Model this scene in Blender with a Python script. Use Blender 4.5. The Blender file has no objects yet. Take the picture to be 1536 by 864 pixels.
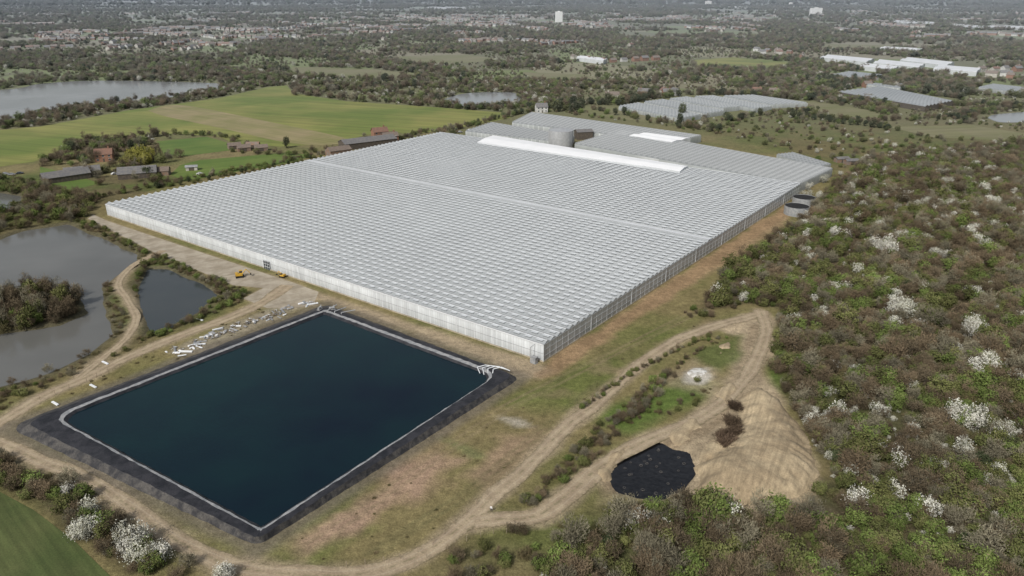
import bpy, math, random
import numpy as np
from mathutils import Vector, Matrix
random.seed(7); rng=np.random.default_rng(11)
S=bpy.context.scene
col=S.collection
# ---------------------------------------------------------------- camera / survey frame
F=1116.0; H=110.0; PITCH=math.atan(447/F); SP,CP=math.sin(PITCH),math.cos(PITCH)
def W(u,v,z=0.0):
    """survey point of the site plan: image reading -> ground coordinate in metres"""
    xc=(u-768)/F; yc=(v-432)/F
    t=(H-z)/(SP+yc*CP)
    return (xc*t,(CP-yc*SP)*t)
def WP(l,z=0.0): return np.array([W(u,v,z) for u,v in l])
def inview(x,y,z=0,m=20):
    dy=y;dz=z-H
    d=dy*CP-dz*SP
    up=dy*SP+dz*CP
    if d<1: return False
    u=768+F*x/d; v=432-F*up/d
    return -m<u<1536+m and -m<v<864+m
cam=bpy.data.cameras.new("camera"); co=bpy.data.objects.new("camera",cam); col.objects.link(co)
co.location=(0,0,H); co.rotation_euler=(math.radians(90)-PITCH,0,0)
cam.sensor_width=36; cam.lens=F/1536*36; cam.clip_end=40000; cam.clip_start=1
S.camera=co
S.view_settings.view_transform='Standard'; S.view_settings.look='None'; S.view_settings.exposure=0
# ---------------------------------------------------------------- light
SUN_EL=42; SD=Vector((-0.52,-0.85,0)).normalized()
sun_dir=Vector((SD.x*math.cos(math.radians(SUN_EL)),SD.y*math.cos(math.radians(SUN_EL)),math.sin(math.radians(SUN_EL))))
w=bpy.data.worlds.new("World"); S.world=w; w.use_nodes=True
nt=w.node_tree; nt.nodes.clear()
sky=nt.nodes.new('ShaderNodeTexSky'); sky.sky_type='NISHITA'; sky.sun_disc=False
sky.sun_elevation=math.radians(SUN_EL); sky.sun_rotation=math.atan2(SD.x,SD.y)%(2*math.pi)
sky.dust_density=3; sky.air_density=1.2
hs=nt.nodes.new('ShaderNodeHueSaturation'); hs.inputs['Saturation'].default_value=0.45
bg=nt.nodes.new('ShaderNodeBackground'); bg.inputs[1].default_value=0.10
wo=nt.nodes.new('ShaderNodeOutputWorld')
nt.links.new(sky.outputs[0],hs.inputs['Color']); nt.links.new(hs.outputs[0],bg.inputs[0]); nt.links.new(bg.outputs[0],wo.inputs[0])
sl=bpy.data.lights.new("sun",'SUN'); sl.energy=3.0; sl.angle=math.radians(2.0); sl.color=(1,.96,.9)
so=bpy.data.objects.new("sun",sl); col.objects.link(so); so.rotation_euler=sun_dir.to_track_quat('Z','Y').to_euler()
# ---------------------------------------------------------------- materials
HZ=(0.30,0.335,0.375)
def haze(nt,c,L=4200.0):  # aerial haze painted into the base colour, stronger with distance from the origin
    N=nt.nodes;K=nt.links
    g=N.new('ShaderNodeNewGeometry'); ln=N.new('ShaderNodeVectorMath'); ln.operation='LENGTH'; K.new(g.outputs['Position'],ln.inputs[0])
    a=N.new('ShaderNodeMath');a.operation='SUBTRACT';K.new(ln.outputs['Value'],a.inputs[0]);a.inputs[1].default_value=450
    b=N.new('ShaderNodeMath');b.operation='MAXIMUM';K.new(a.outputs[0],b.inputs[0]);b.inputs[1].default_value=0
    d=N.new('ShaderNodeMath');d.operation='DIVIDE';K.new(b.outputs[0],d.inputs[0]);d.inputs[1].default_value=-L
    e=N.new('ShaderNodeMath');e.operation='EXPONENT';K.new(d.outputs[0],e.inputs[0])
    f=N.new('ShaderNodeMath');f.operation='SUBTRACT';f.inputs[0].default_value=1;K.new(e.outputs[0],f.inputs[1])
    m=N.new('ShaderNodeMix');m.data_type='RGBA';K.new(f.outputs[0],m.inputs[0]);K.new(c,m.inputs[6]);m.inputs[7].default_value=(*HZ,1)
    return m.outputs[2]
def base(name):
    m=bpy.data.materials.new(name);m.use_nodes=True
    nt=m.node_tree; p=nt.nodes['Principled BSDF']
    return m,nt,p
def mixc(nt,f,a,b,bt='MIX'):
    m=nt.nodes.new('ShaderNodeMix');m.data_type='RGBA';m.blend_type=bt
    for i,s in ((0,f),(6,a),(7,b)):
        if isinstance(s,(int,float)): m.inputs[i].default_value=s
        elif isinstance(s,tuple): m.inputs[i].default_value=(*s,1) if len(s)==3 else s
        else: nt.links.new(s,m.inputs[i])
    return m.outputs[2]
def math_(nt,op,a,b=None,clamp=False):
    m=nt.nodes.new('ShaderNodeMath');m.operation=op;m.use_clamp=clamp
    for i,s in ((0,a),(1,b)):
        if s is None: continue
        if isinstance(s,(int,float)): m.inputs[i].default_value=s
        else: nt.links.new(s,m.inputs[i])
    return m.outputs[0]
def noise(nt,vec,scale,detail=4,rough=.6,out='Fac'):
    n=nt.nodes.new('ShaderNodeTexNoise');n.inputs['Scale'].default_value=scale;n.inputs['Detail'].default_value=detail;n.inputs['Roughness'].default_value=rough
    if vec is not None: nt.links.new(vec,n.inputs['Vector'])
    return n.outputs[out]
def ramp(nt,f,lo,hi,a=0.0,b=1.0):
    m=nt.nodes.new('ShaderNodeMapRange');nt.links.new(f,m.inputs[0])
    for i,v in zip((1,2,3,4),(lo,hi,a,b)): m.inputs[i].default_value=v
    return m.outputs[0]
def stretched(nt,vec,rot,sc):
    mp=nt.nodes.new('ShaderNodeMapping');mp.vector_type='TEXTURE';mp.inputs['Rotation'].default_value=(0,0,rot);mp.inputs['Scale'].default_value=sc
    nt.links.new(vec,mp.inputs['Vector']);return mp.outputs[0]
def mat(name,c,c2=None,scale=.5,rough=.85,spec=.25,rand=0.0,bump=0.0,bscale=2.0,lo=.4,hi=.6,coord='pos',metal=0,L=4200.,fine=0,stripe=None):
    m,nt,p=base(name)
    if coord=='pos': vec=nt.nodes.new('ShaderNodeNewGeometry').outputs['Position']
    else: vec=nt.nodes.new('ShaderNodeTexCoord').outputs['Object']
    if c2 is None: c2=tuple(x*.75 for x in c)
    f=ramp(nt,noise(nt,vec,scale),lo,hi)
    o=mixc(nt,f,c,c2)
    if stripe:
        rt,wd,amt=stripe
        o=mixc(nt,1.0,o,ramp(nt,noise(nt,stretched(nt,vec,rt,(wd*25,wd,1)),1.0,3),.3,.7,1-amt,1+amt),'MULTIPLY')
    if fine: o=mixc(nt,1.0,o,ramp(nt,noise(nt,vec,2.5,5,.7),.3,.7,1-fine,1+fine),'MULTIPLY')
    if rand:
        oi=nt.nodes.new('ShaderNodeObjectInfo').outputs['Random']
        o=mixc(nt,1.0,o,ramp(nt,oi,0,1,1-rand,1+rand),'MULTIPLY')
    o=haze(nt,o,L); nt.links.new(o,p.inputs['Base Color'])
    p.inputs['Roughness'].default_value=rough;p.inputs['Specular IOR Level'].default_value=spec;p.inputs['Metallic'].default_value=metal
    if bump:
        b=nt.nodes.new('ShaderNodeBump');b.inputs['Strength'].default_value=bump;b.inputs['Distance'].default_value=.3
        nt.links.new(noise(nt,vec,bscale,6),b.inputs['Height']);nt.links.new(b.outputs[0],p.inputs['Normal'])
    return m
def crown_mat(name,c,c2,c3=None,rand=.3,w3=.62,c4=None):
    m,nt,p=base(name)
    oi=nt.nodes.new('ShaderNodeObjectInfo').outputs['Random']
    tc=nt.nodes.new('ShaderNodeTexCoord').outputs['Object']
    pos=nt.nodes.new('ShaderNodeNewGeometry').outputs['Position']
    o=mixc(nt,oi,c,c2)
    if c4: 
        r3=math_(nt,'FRACT',math_(nt,'MULTIPLY',oi,91.7)); o=mixc(nt,math_(nt,'GREATER_THAN',r3,.66),o,c4)
    if c3: o=mixc(nt,ramp(nt,noise(nt,tc,1.3,3),w3-.04,w3+.04),o,c3)
    o=mixc(nt,1.0,o,ramp(nt,noise(nt,pos,.045,3),.3,.7,1-rand,1+rand),'MULTIPLY')
    r2=math_(nt,'FRACT',math_(nt,'MULTIPLY',oi,37.3))
    o=mixc(nt,1.0,o,ramp(nt,r2,0,1,1-rand,1+rand),'MULTIPLY')
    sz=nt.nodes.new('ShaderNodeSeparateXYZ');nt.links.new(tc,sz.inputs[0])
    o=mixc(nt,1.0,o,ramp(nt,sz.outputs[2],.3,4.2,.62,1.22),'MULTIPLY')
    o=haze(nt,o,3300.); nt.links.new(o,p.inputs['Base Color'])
    p.inputs['Roughness'].default_value=.9;p.inputs['Specular IOR Level'].default_value=.1
    return m
M={}
M['dirt']=mat('dirt_track',(.37,.295,.20),(.28,.22,.145),.35,bump=.5,bscale=1.5,fine=.2)
M['soil']=mat('soil_heap',(.41,.33,.215),(.30,.235,.15),.10,bump=.7,bscale=.9,fine=.22,stripe=(1.1,.8,.22))
M['concrete']=mat('concrete',(.38,.335,.265),(.28,.24,.18),.18,fine=.14,stripe=(.64,1.5,.14))
M['liner']=mat('black_liner',(.018,.019,.023),(.038,.038,.044),.3,rough=.5,bump=.5,bscale=1.2,fine=.2)
M['liner2']=mat('dusty_liner',(.035,.035,.038),(.085,.08,.075),.5,rough=.7,bump=.5,bscale=1.5,fine=.35)
M['strip']=mat('grey_strip',(.22,.23,.24),(.34,.34,.34),.8,rough=.7)
M['wall']=mat('white_cladding',(.58,.61,.63),(.51,.535,.55),.15,rough=.5)
M['steel']=mat('galvanised_steel',(.46,.47,.48),(.38,.39,.4),.6,rough=.4,metal=.2)
M['white']=mat('white_paint',(.70,.72,.74),(.63,.65,.67),.1,rough=.5)
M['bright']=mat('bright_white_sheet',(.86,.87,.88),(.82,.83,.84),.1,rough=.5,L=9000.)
M['capping']=mat('grey_white_capping',(.64,.66,.68),(.58,.60,.62),.1,rough=.5)
M['vent']=mat('vent_glass',(.585,.61,.625),(.535,.56,.575),.06,rough=.35,spec=.4)
M['ventdark']=mat('vent_frame',(.2,.21,.22),None,1)
M['wood']=mat('weathered_wood',(.22,.17,.12),(.32,.27,.2),2)
M['bark']=mat('bark',(.13,.11,.085),(.08,.07,.055),3)
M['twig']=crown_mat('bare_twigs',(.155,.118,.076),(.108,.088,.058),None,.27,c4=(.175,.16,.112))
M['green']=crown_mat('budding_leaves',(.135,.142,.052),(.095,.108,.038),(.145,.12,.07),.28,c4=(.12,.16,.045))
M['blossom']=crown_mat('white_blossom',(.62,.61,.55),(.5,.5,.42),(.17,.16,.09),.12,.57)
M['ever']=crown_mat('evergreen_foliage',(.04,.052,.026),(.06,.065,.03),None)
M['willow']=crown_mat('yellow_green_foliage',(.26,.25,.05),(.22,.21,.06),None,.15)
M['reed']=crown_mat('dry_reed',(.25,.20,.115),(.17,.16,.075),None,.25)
M['brick']=mat('brick',(.27,.14,.09),(.22,.12,.08),1)
M['cream']=mat('cream_render',(.48,.46,.41),None,.3)
M['render2']=mat('white_render',(.58,.58,.56),None,.3)
M['tile']=mat('red_tile',(.21,.115,.08),(.16,.095,.07),.8)
M['slate']=mat('slate_roof',(.13,.13,.135),(.18,.17,.16),.8)
M['browntile']=mat('brown_tile',(.19,.15,.12),(.15,.12,.1),.8)
M['darkwood']=mat('dark_boards',(.07,.06,.05),(.11,.09,.07),1)
M['rust']=mat('rusty_sheet',(.22,.14,.095),(.2,.17,.15),.5)
M['glass']=mat('window_glass',(.04,.05,.06),None,1,rough=.15,spec=.5)
M['yellow']=mat('yellow_paint',(.6,.36,.04),(.45,.28,.05),2,rough=.5)
M['rubber']=mat('rubber',(.025,.025,.025),None,1)
M['tankwall']=mat('dull_steel',(.24,.25,.26),(.33,.34,.34),.8,rough=.5)
M['carg']=mat('grey_car_paint',(.3,.31,.33),None,1,rough=.3,spec=.5)
M['carw']=mat('white_car_paint',(.7,.7,.7),None,1,rough=.3,spec=.5)
M['card']=mat('dark_car_paint',(.05,.055,.07),None,1,rough=.3,spec=.5)
M['field']=mat('pasture',(.125,.165,.03),(.215,.215,.058),.010,bump=.3,lo=.4,hi=.6,fine=.12,stripe=(-.35,7,.2))
M['field2']=mat('lush_pasture',(.085,.14,.025),(.12,.165,.035),.03,lo=.35,hi=.65,fine=.12,stripe=(.5,4,.12))
M['field3']=mat('rough_pasture',(.15,.155,.06),(.19,.175,.095),.02,lo=.35,hi=.65,fine=.15,stripe=(.2,6,.12))
M['field4']=mat('dark_pasture',(.055,.078,.024),(.09,.105,.038),.06,lo=.35,hi=.65,fine=.25,stripe=(-.75,1.6,.25))
M['tan']=mat('dry_strip',(.28,.23,.12),(.20,.19,.07),.03,lo=.35,hi=.65,fine=.1,stripe=(-.6,3,.15))
M['lime']=mat('lime_powder',(.66,.65,.62),(.36,.33,.28),.6,bump=.3,fine=.2)
M['black']=mat('black_sludge',(.006,.006,.007),(.013,.013,.014),.8,rough=.16,spec=.5,bump=.5,bscale=.5)
def water(name,c,c2,rough,bs,bstr,spec=.5,sc=.012):
    m,nt,p=base(name)
    pos=nt.nodes.new('ShaderNodeNewGeometry').outputs['Position']
    f=ramp(nt,noise(nt,pos,sc,4),.35,.65)
    nt.links.new(mixc(nt,f,c,c2),p.inputs['Base Color'])
    p.inputs['Roughness'].default_value=rough;p.inputs['IOR'].default_value=1.33;p.inputs['Specular IOR Level'].default_value=spec
    b=nt.nodes.new('ShaderNodeBump');b.inputs['Strength'].default_value=bstr;b.inputs['Distance'].default_value=.05
    nt.links.new(noise(nt,pos,bs,4),b.inputs['Height']);nt.links.new(b.outputs[0],p.inputs['Normal'])
    return m
M['res']=water('reservoir_water',(.004,.010,.020),(.006,.025,.028),.10,1.6,.45,.3,.012)
M['lake']=water('lake_water',(.155,.155,.145),(.10,.10,.093),.12,.8,.5,.5,.009)
M['pond']=water('pond_water',(.035,.045,.05),(.055,.062,.063),.12,.8,.4,.4)
M['farlake']=water('far_lake_water',(.27,.28,.29),(.21,.22,.225),.15,.5,.4,.4)
# roof
def roofmat(name,c,cd,vents):
    m,nt,p=base(name)
    uv=nt.nodes.new('ShaderNodeUVMap').outputs[0]
    sx=nt.nodes.new('ShaderNodeSeparateXYZ');nt.links.new(uv,sx.inputs[0])
    u,v=sx.outputs[0],sx.outputs[1]
    pos=nt.nodes.new('ShaderNodeNewGeometry').outputs['Position']
    bar=math_(nt,'LESS_THAN',math_(nt,'FRACT',math_(nt,'DIVIDE',u,1.5)),.09)
    wn=nt.nodes.new('ShaderNodeTexWhiteNoise');wn.noise_dimensions='2D'
    cx=nt.nodes.new('ShaderNodeCombineXYZ');nt.links.new(math_(nt,'FLOOR',math_(nt,'DIVIDE',u,4.5)),cx.inputs[0]);nt.links.new(math_(nt,'FLOOR',v),cx.inputs[1]);nt.links.new(cx.outputs[0],wn.inputs['Vector'])
    o=mixc(nt,1.0,c,ramp(nt,wn.outputs[0],0,1,.95,1.04),'MULTIPLY')
    o=mixc(nt,math_(nt,'MULTIPLY',bar,.5),o,cd)
    if vents:
        vp=math_(nt,'LESS_THAN',math_(nt,'FRACT',math_(nt,'DIVIDE',u,4.5)),.5)
        vq=math_(nt,'GREATER_THAN',math_(nt,'FRACT',v),.22)
        o=mixc(nt,math_(nt,'MULTIPLY',math_(nt,'MULTIPLY',vp,vq),.5),o,cd)
    o=mixc(nt,1.0,o,ramp(nt,noise(nt,pos,.010,3),.3,.7,.92,1.07),'MULTIPLY')
    fv=math_(nt,'FRACT',v)
    if vents:
        g=math_(nt,'LESS_THAN',fv,.12);o=mixc(nt,math_(nt,'MULTIPLY',g,.8),o,cd)
        g=math_(nt,'GREATER_THAN',fv,.93);o=mixc(nt,math_(nt,'MULTIPLY',g,.6),o,(.6,.61,.62))
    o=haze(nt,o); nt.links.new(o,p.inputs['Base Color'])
    p.inputs['Roughness'].default_value=.4;p.inputs['Specular IOR Level'].default_value=.3
    return m
M['roof']=roofmat('glasshouse_roof',(.33,.35,.36),(.18,.19,.2),False)
M['roof2']=roofmat('old_glasshouse_roof',(.27,.285,.29),(.13,.14,.145),True)
M['roof3']=roofmat('far_glasshouse_roof',(.28,.30,.31),(.15,.165,.17),True)
def endwall(name,a0,b0):
    m,nt,p=base(name)
    tc=nt.nodes.new('ShaderNodeTexCoord').outputs['Object']
    sx=nt.nodes.new('ShaderNodeSeparateXYZ');nt.links.new(tc,sx.inputs[0])
    s_=math_(nt,'ADD',sx.outputs[0],sx.outputs[1])
    a=math_(nt,'FRACT',math_(nt,'DIVIDE',s_,1.07))
    o=mixc(nt,ramp(nt,a,.0,.22,.8,0),a0,b0)
    wn=nt.nodes.new('ShaderNodeTexWhiteNoise');wn.noise_dimensions='1D';nt.links.new(math_(nt,'FLOOR',math_(nt,'DIVIDE',s_,1.07)),wn.inputs['W'])
    o=mixc(nt,1.0,o,ramp(nt,wn.outputs[0],0,1,.88,1.08),'MULTIPLY')
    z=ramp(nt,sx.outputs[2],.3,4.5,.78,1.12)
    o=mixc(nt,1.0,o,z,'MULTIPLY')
    n=noise(nt,tc,.12,3); o=mixc(nt,1.0,o,ramp(nt,n,.3,.7,.88,1.1),'MULTIPLY')
    nt.links.new(o,p.inputs['Base Color']);p.inputs['Roughness'].default_value=.25
    return m
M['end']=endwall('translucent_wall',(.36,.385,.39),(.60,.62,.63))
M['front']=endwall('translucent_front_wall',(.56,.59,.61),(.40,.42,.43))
# ---------------------------------------------------------------- helpers
def tag(o,label=None,cat=None,group=None,kind=None):
    if label:o['label']=label
    if cat:o['category']=cat
    if group:o['group']=group
    if kind:o['kind']=kind
    return o
class B:
    def __init__(s): s.v=[];s.f=[];s.m=[];s.uv=[]
    def add(s,v,f,m=0):
        n=len(s.v);s.v+=[tuple(p) for p in v];s.f+=[tuple(i+n for i in q) for q in f];s.m+=[m]*len(f)
    def box(s,c,d,rz=0,m=0,tilt=0):
        x,y,z=[k/2 for k in d];R=Matrix.Rotation(rz,3,'Z')@Matrix.Rotation(tilt,3,'X')
        v=[Vector(c)+R@Vector((a*x,b*y,e*z)) for a in(-1,1) for b in(-1,1) for e in(-1,1)]
        s.add(v,[(0,1,3,2),(4,6,7,5),(0,4,5,1),(2,3,7,6),(0,2,6,4),(1,5,7,3)],m)
    def cyl(s,p0,p1,r0,r1,n=8,m=0,caps=True):
        p0=Vector(p0);p1=Vector(p1);d=(p1-p0).normalized();t=Vector((0,0,1)) if abs(d.z)<.9 else Vector((1,0,0))
        a=d.cross(t).normalized();b=d.cross(a)
        v=[]
        for p,r in((p0,r0),(p1,r1)):
            for i in range(n):
                th=2*math.pi*i/n;v.append(p+a*r*math.cos(th)+b*r*math.sin(th))
        f=[(i,(i+1)%n,n+(i+1)%n,n+i) for i in range(n)]
        if caps:f+=[tuple(range(n))[::-1],tuple(range(n,2*n))]
        s.add(v,f,m)
    def mesh(s,name,mats):
        me=bpy.data.meshes.new(name);me.from_pydata(s.v,[],s.f)
        for k in mats:me.materials.append(k)
        me.polygons.foreach_set('material_index',s.m);me.update();return me
    def obj(s,name,mats,parent=None,loc=(0,0,0),rz=0):
        return mk(name,s.mesh(name,mats),parent,loc,rz)
def mk(name,me,parent=None,loc=(0,0,0),rz=0,scale=None):
    o=bpy.data.objects.new(name,me);col.objects.link(o);o.location=loc;o.rotation_euler=(0,0,rz)
    if scale is not None:o.scale=scale
    if parent:o.parent=parent
    return o
def sdpoly(x,y,P):
    d=np.full(x.shape,1e18);ins=np.zeros(x.shape,bool);n=len(P)
    for i in range(n):
        ax,ay=P[i];bx,by=P[(i+1)%n];ex,ey=bx-ax,by-ay
        t=np.clip(((x-ax)*ex+(y-ay)*ey)/(ex*ex+ey*ey+1e-9),0,1)
        d=np.minimum(d,(x-ax-t*ex)**2+(y-ay-t*ey)**2)
        c=((ay>y)!=(by>y))
        xx=ex*(y-ay)/(ey if abs(ey)>1e-9 else 1e-9)+ax
        ins^=(c&(x<xx))
    d=np.sqrt(d);return np.where(ins,-d,d)
def dline(x,y,P):
    d=np.full(x.shape,1e18)
    for i in range(len(P)-1):
        ax,ay=P[i];bx,by=P[i+1];ex,ey=bx-ax,by-ay
        t=np.clip(((x-ax)*ex+(y-ay)*ey)/(ex*ex+ey*ey+1e-9),0,1)
        d=np.minimum(d,(x-ax-t*ex)**2+(y-ay-t*ey)**2)
    return np.sqrt(d)
def vn(x,y,s,seed=0):
    x=x/s;y=y/s;xi=np.floor(x);yi=np.floor(y);fx=x-xi;fy=y-yi;fx=fx*fx*(3-2*fx);fy=fy*fy*(3-2*fy)
    h=lambda a,b:np.modf(np.abs(np.sin(a*127.1+b*311.7+seed*74.7)*43758.5453))[0]
    return (h(xi,yi)*(1-fx)+h(xi+1,yi)*fx)*(1-fy)+(h(xi,yi+1)*(1-fx)+h(xi+1,yi+1)*fx)*fy
def fbm(x,y,s,seed=0): return (vn(x,y,s,seed)+.5*vn(x,y,s/2,seed+1)+.25*vn(x,y,s/4,seed+2))/1.75
def smooth_line(P,step=2.0):
    P=[np.array(p) for p in P];P=[2*P[0]-P[1]]+P+[2*P[-1]-P[-2]];out=[]
    for i in range(1,len(P)-2):
        n=max(2,int(np.linalg.norm(P[i+1]-P[i])/step))
        for k in range(n):
            t=k/n
            out.append(.5*((2*P[i])+(-P[i-1]+P[i+1])*t+(2*P[i-1]-5*P[i]+4*P[i+1]-P[i+2])*t*t+(-P[i-1]+3*P[i]-3*P[i+1]+P[i+2])*t**3))
    out.append(P[-2]);return np.array(out)
# ---------------------------------------------------------------- site plan
LA_poly=[(-250,380),(0,358),(30,345),(100,335),(150,355),(205,380),(203,398),(178,408),(150,430),(158,470),(168,500),(130,530),(80,553),(30,570),(0,577),(-250,640)]
ISL=[(-120,430),(0,440),(60,430),(118,440),(128,468),(90,486),(0,500),(-120,520)]
LB_poly=[(208,430),(222,402),(250,402),(300,423),(326,440),(302,462),(260,488),(222,500),(214,465)]
LC_poly=[(-300,150),(0,135),(60,126),(150,121),(325,125),(332,132),(250,147),(130,158),(60,170),(0,184),(-300,225)]
LD_poly=[(655,152),(700,140),(770,139),(779,153),(740,160),(690,159)]
LE_poly=[(-80,290),(0,288),(32,293),(28,310),(0,318),(-80,330)]
LF_poly=[(1480,177),(1500,171),(1600,165),(1600,178),(1510,184)]
lakes={k:WP(v) for k,v in dict(a=LA_poly,b=LB_poly,e=LE_poly).items()}
farl={k:WP(v) for k,v in dict(c=LC_poly,d=LD_poly,f=LF_poly).items()}
isl=WP(ISL)
fields=dict(
 f1=[(-200,215),(0,195),(60,190),(190,166),(330,147),(400,131),(430,128),(440,140),(520,152),(640,160),(755,169),(768,176),(700,190),(612,203),(590,196),(540,205),(510,215),(420,220),(350,215),(330,205),(250,200),(180,208),(100,213),(80,238),(0,250),(-200,265)],
 f2=[(270,248),(300,240),(420,230),(472,232),(440,243),(330,262),(280,272),(255,262)],
 f3=[(235,212),(310,205),(345,215),(350,225),(270,235),(245,230)],
 f4=[(1040,90),(1100,86),(1190,94),(1170,103),(1100,104),(1035,97)],
 f5=[(870,160),(920,158),(1012,176),(1015,188),(960,182),(890,172)],
 f6=[(1215,152),(1300,165),(1330,176),(1260,176),(1190,165)],
 f7=[(-100,740),(0,738),(50,765),(110,810),(165,864),(200,900),(-100,900)],
 f8=[(60,250),(110,262),(150,275),(110,285),(60,275)],
 f9=[(1330,190),(1460,188),(1536,200),(1700,205),(1536,212),(1400,206)],
 f11=[(560,86),(700,82),(760,90),(640,98)],
 f12=[(440,100),(560,104),(640,112),(560,118),(430,112)],
 f13=[(780,108),(880,112),(900,122),(800,120)],
 f14=[(1240,66),(1340,68),(1330,76),(1230,74)])
fieldW={k:WP(v) for k,v in fields.items()}
GN_=np.array(W(815,543));GL=np.array(W(162,323))
av=(GL-GN_);LA=np.linalg.norm(av);av/=LA
bv=np.array([av[1],-av[0]]);
if bv[1]<0:bv=-bv
LB=262.0
def G(x,y): return GN_+bv*x+av*y
ghpoly=np.array([G(-1,-1),G(LB+1,-1),G(LB+1,LA+1),G(-1,LA+1)])
toe_px=[(489,456),(782,567),(386,821),(10,641)]
toe=WP(toe_px)
blocksW=[WP(q) for q in ([(690,203),(760,172),(800,166),(1060,200),(1180,225),(1255,256),(1200,285)],[(925,160),(1035,143),(1225,152),(1190,165),(1085,178),(1000,178)],[(1250,140),(1300,130),(1440,150),(1400,165)],[(1225,90),(1290,82),(1475,96),(1480,112),(1300,104)],[(1240,112),(1310,106),(1320,120),(1260,122)],[(1460,135),(1490,125),(1600,135),(1600,145)])]
tracks={
 't1':([(-120,700),(0,634),(60,597),(130,566),(190,537),(260,508),(350,474),(400,450),(432,428)],5.5),
 't3':([(118,566),(150,540),(185,512),(204,478),(190,448),(178,425),(200,398),(245,376)],3.2),
 't4':([(-100,640),(0,665),(60,692),(130,718),(200,765),(250,802),(330,842),(420,860),(520,864),(600,847),(670,806),(740,746),(800,690),(850,640),(900,600),(950,556),(1010,514),(1070,490),(1145,470)],4.6),
 't5':([(1140,466),(1149,495),(1134,540),(1108,580),(1072,612),(1022,640),(962,665),(902,700),(852,742),(805,775),(750,780),(712,785)],5.0),
 't6':([(815,562),(900,505),(1000,440),(1100,370),(1196,305)],5.0),
}
trackW={k:(smooth_line(WP(p)),w_) for k,(p,w_) in tracks.items()}
apron=WP([(140,322),(160,331),(270,368),(400,411),(440,424),(478,438),(470,458),(440,462),(400,462),(365,448),(395,432),(350,428),(230,378),(132,328)])
frontdirt=WP([(430,425),(815,546),(835,556),(810,570),(780,562),(500,455),(440,440)])
rightdirt=WP([(815,545),(1197,294),(1205,306),(1180,330),(1100,390),(1000,450),(900,515),(835,560)])
mound=WP([(1040,700),(1046,738),(1095,758),(1150,758),(1200,746),(1230,712),(1210,655),(1170,600),(1135,580),(1112,592),(1106,640),(1085,675)])
pit=WP([(918,716),(922,700),(938,690),(946,674),(968,668),(990,664),(1008,674),(1032,678),(1036,692),(1042,706),(1030,722),(1016,738),(985,747),(958,744),(928,735)])
worksite=WP([(1060,492),(1110,472),(1158,470),(1160,520),(1150,560),(1175,595),(1230,700),(1205,760),(1100,772),(1040,750),(1000,756),(915,750),(895,715),(935,680),(990,650),(1040,618),(1075,585),(1100,545),(1110,505)])
scrub=WP([(1900,900),(790,900),(800,850),(860,812),(930,765),(1040,755),(1120,770),(1190,762),(1236,715),(1210,640),(1172,590),(1158,540),(1168,468),(1120,455),(1060,462),(1088,412),(1130,378),(1200,335),(1255,275),(1300,240),(1536,215),(1900,215)])
heath=WP([(1040,195),(1180,168),(1340,190),(1536,205),(1800,210),(1536,222),(1300,245),(1250,262),(1180,228)])
# ---------------------------------------------------------------- ground sheet
def stretch(a,b,n):
    t=np.linspace(0,1,n+1)[1:];return a+(b-a)*(t**3*.97+t*.03)
xs=np.concatenate([stretch(-400,-14000,45)[::-1],np.arange(-400,480,1.4),stretch(480,14000,45)])
ys=np.concatenate([stretch(95,-1500,12)[::-1],np.arange(95,640,1.4),stretch(640,18000,70)])
X,Y=np.meshgrid(xs,ys);x=X.ravel();y=Y.ravel()
near=(x>-600)&(x<700)&(y<1100)
Z=np.zeros_like(x)
xn,yn=x[near],y[near]
nz=(fbm(xn,yn,9,3)-.5)*2; nz2=(fbm(xn,yn,40,5)-.5)*2
def C(*a): return np.array(a)
Rough=C(.195,.165,.075);Brown=C(.195,.15,.09);Olive=C(.115,.13,.04);DirtC=C(.36,.29,.195);ScrubC=C(.09,.073,.045);ScrubG=C(.078,.09,.034);Red=C(.335,.23,.165);Gr=C(.10,.15,.035)
n1=np.clip((fbm(xn,yn,22,1)-.35)*3,0,1)[:,None];n2=fbm(xn,yn,60,9)[:,None]
cn=Rough*(1-n1*.8)+Olive*n1*.8
cn=cn*(1-.3*n2)+Brown*.3*n2
def paint(c,mask): 
    global cn
    cn=cn*(1-mask[:,None])+np.asarray(c)*mask[:,None]
def pm(P,soft=2.5,jit=3.0,grow=0): return np.clip(.5-(sdpoly(xn,yn,P)-grow+nz*jit)/(2*soft),0,1)
sc=ScrubC*(1-n1)+ScrubG*n1
paint(sc,pm(scrub,3,5))
paint(Rough*.75*(1-n1)+Olive*.9*n1,pm(heath,6,8))
paint(C(.15,.13,.065)*(1-n1)+C(.11,.12,.042)*n1,pm(WP([(620,864),(700,815),(790,790),(900,790),(830,864)]),3,4))
paint(sc*.9,pm(WP([(0,680),(80,715),(170,760),(230,800),(260,850),(180,864),(110,800),(50,755),(0,735)]),2,3))
paint(C(.13,.11,.055)*(1-n1)+C(.095,.115,.035)*n1,pm(WP([(-300,330),(-300,265),(100,262),(300,265),(160,305),(130,330),(240,375),(350,432),(330,470),(230,510),(120,560),(0,590),(-300,720)]),3,4))
for k,P in lakes.items(): paint(C(.10,.09,.055),pm(P,2,2,3))
gz=WP([(400,822),(600,700),(775,585),(1050,470),(1060,490),(900,590),(740,740),(640,815),(520,850)])
gm=pm(gz,4,4)
paint(C(.105,.135,.035),np.clip((fbm(xn,yn,24,27)-.45)*7,0,1)*gm*.75)
bare=np.clip((fbm(xn,yn,20,17)-.52)*9+nz*.6,0,1)*gm
paint(Red*.95,bare*.6)
for q in ([(500,790),(540,755),(600,705),(655,672),(690,690),(610,750),(540,790)],[(440,812),(490,785),(520,800),(460,830)]): paint(Red,pm(WP(q),3,8)*.85)
paint(C(.44,.40,.33),pm(WP([(745,625),(780,628),(800,640),(775,640)]),1,1.2)*.8)
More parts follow.
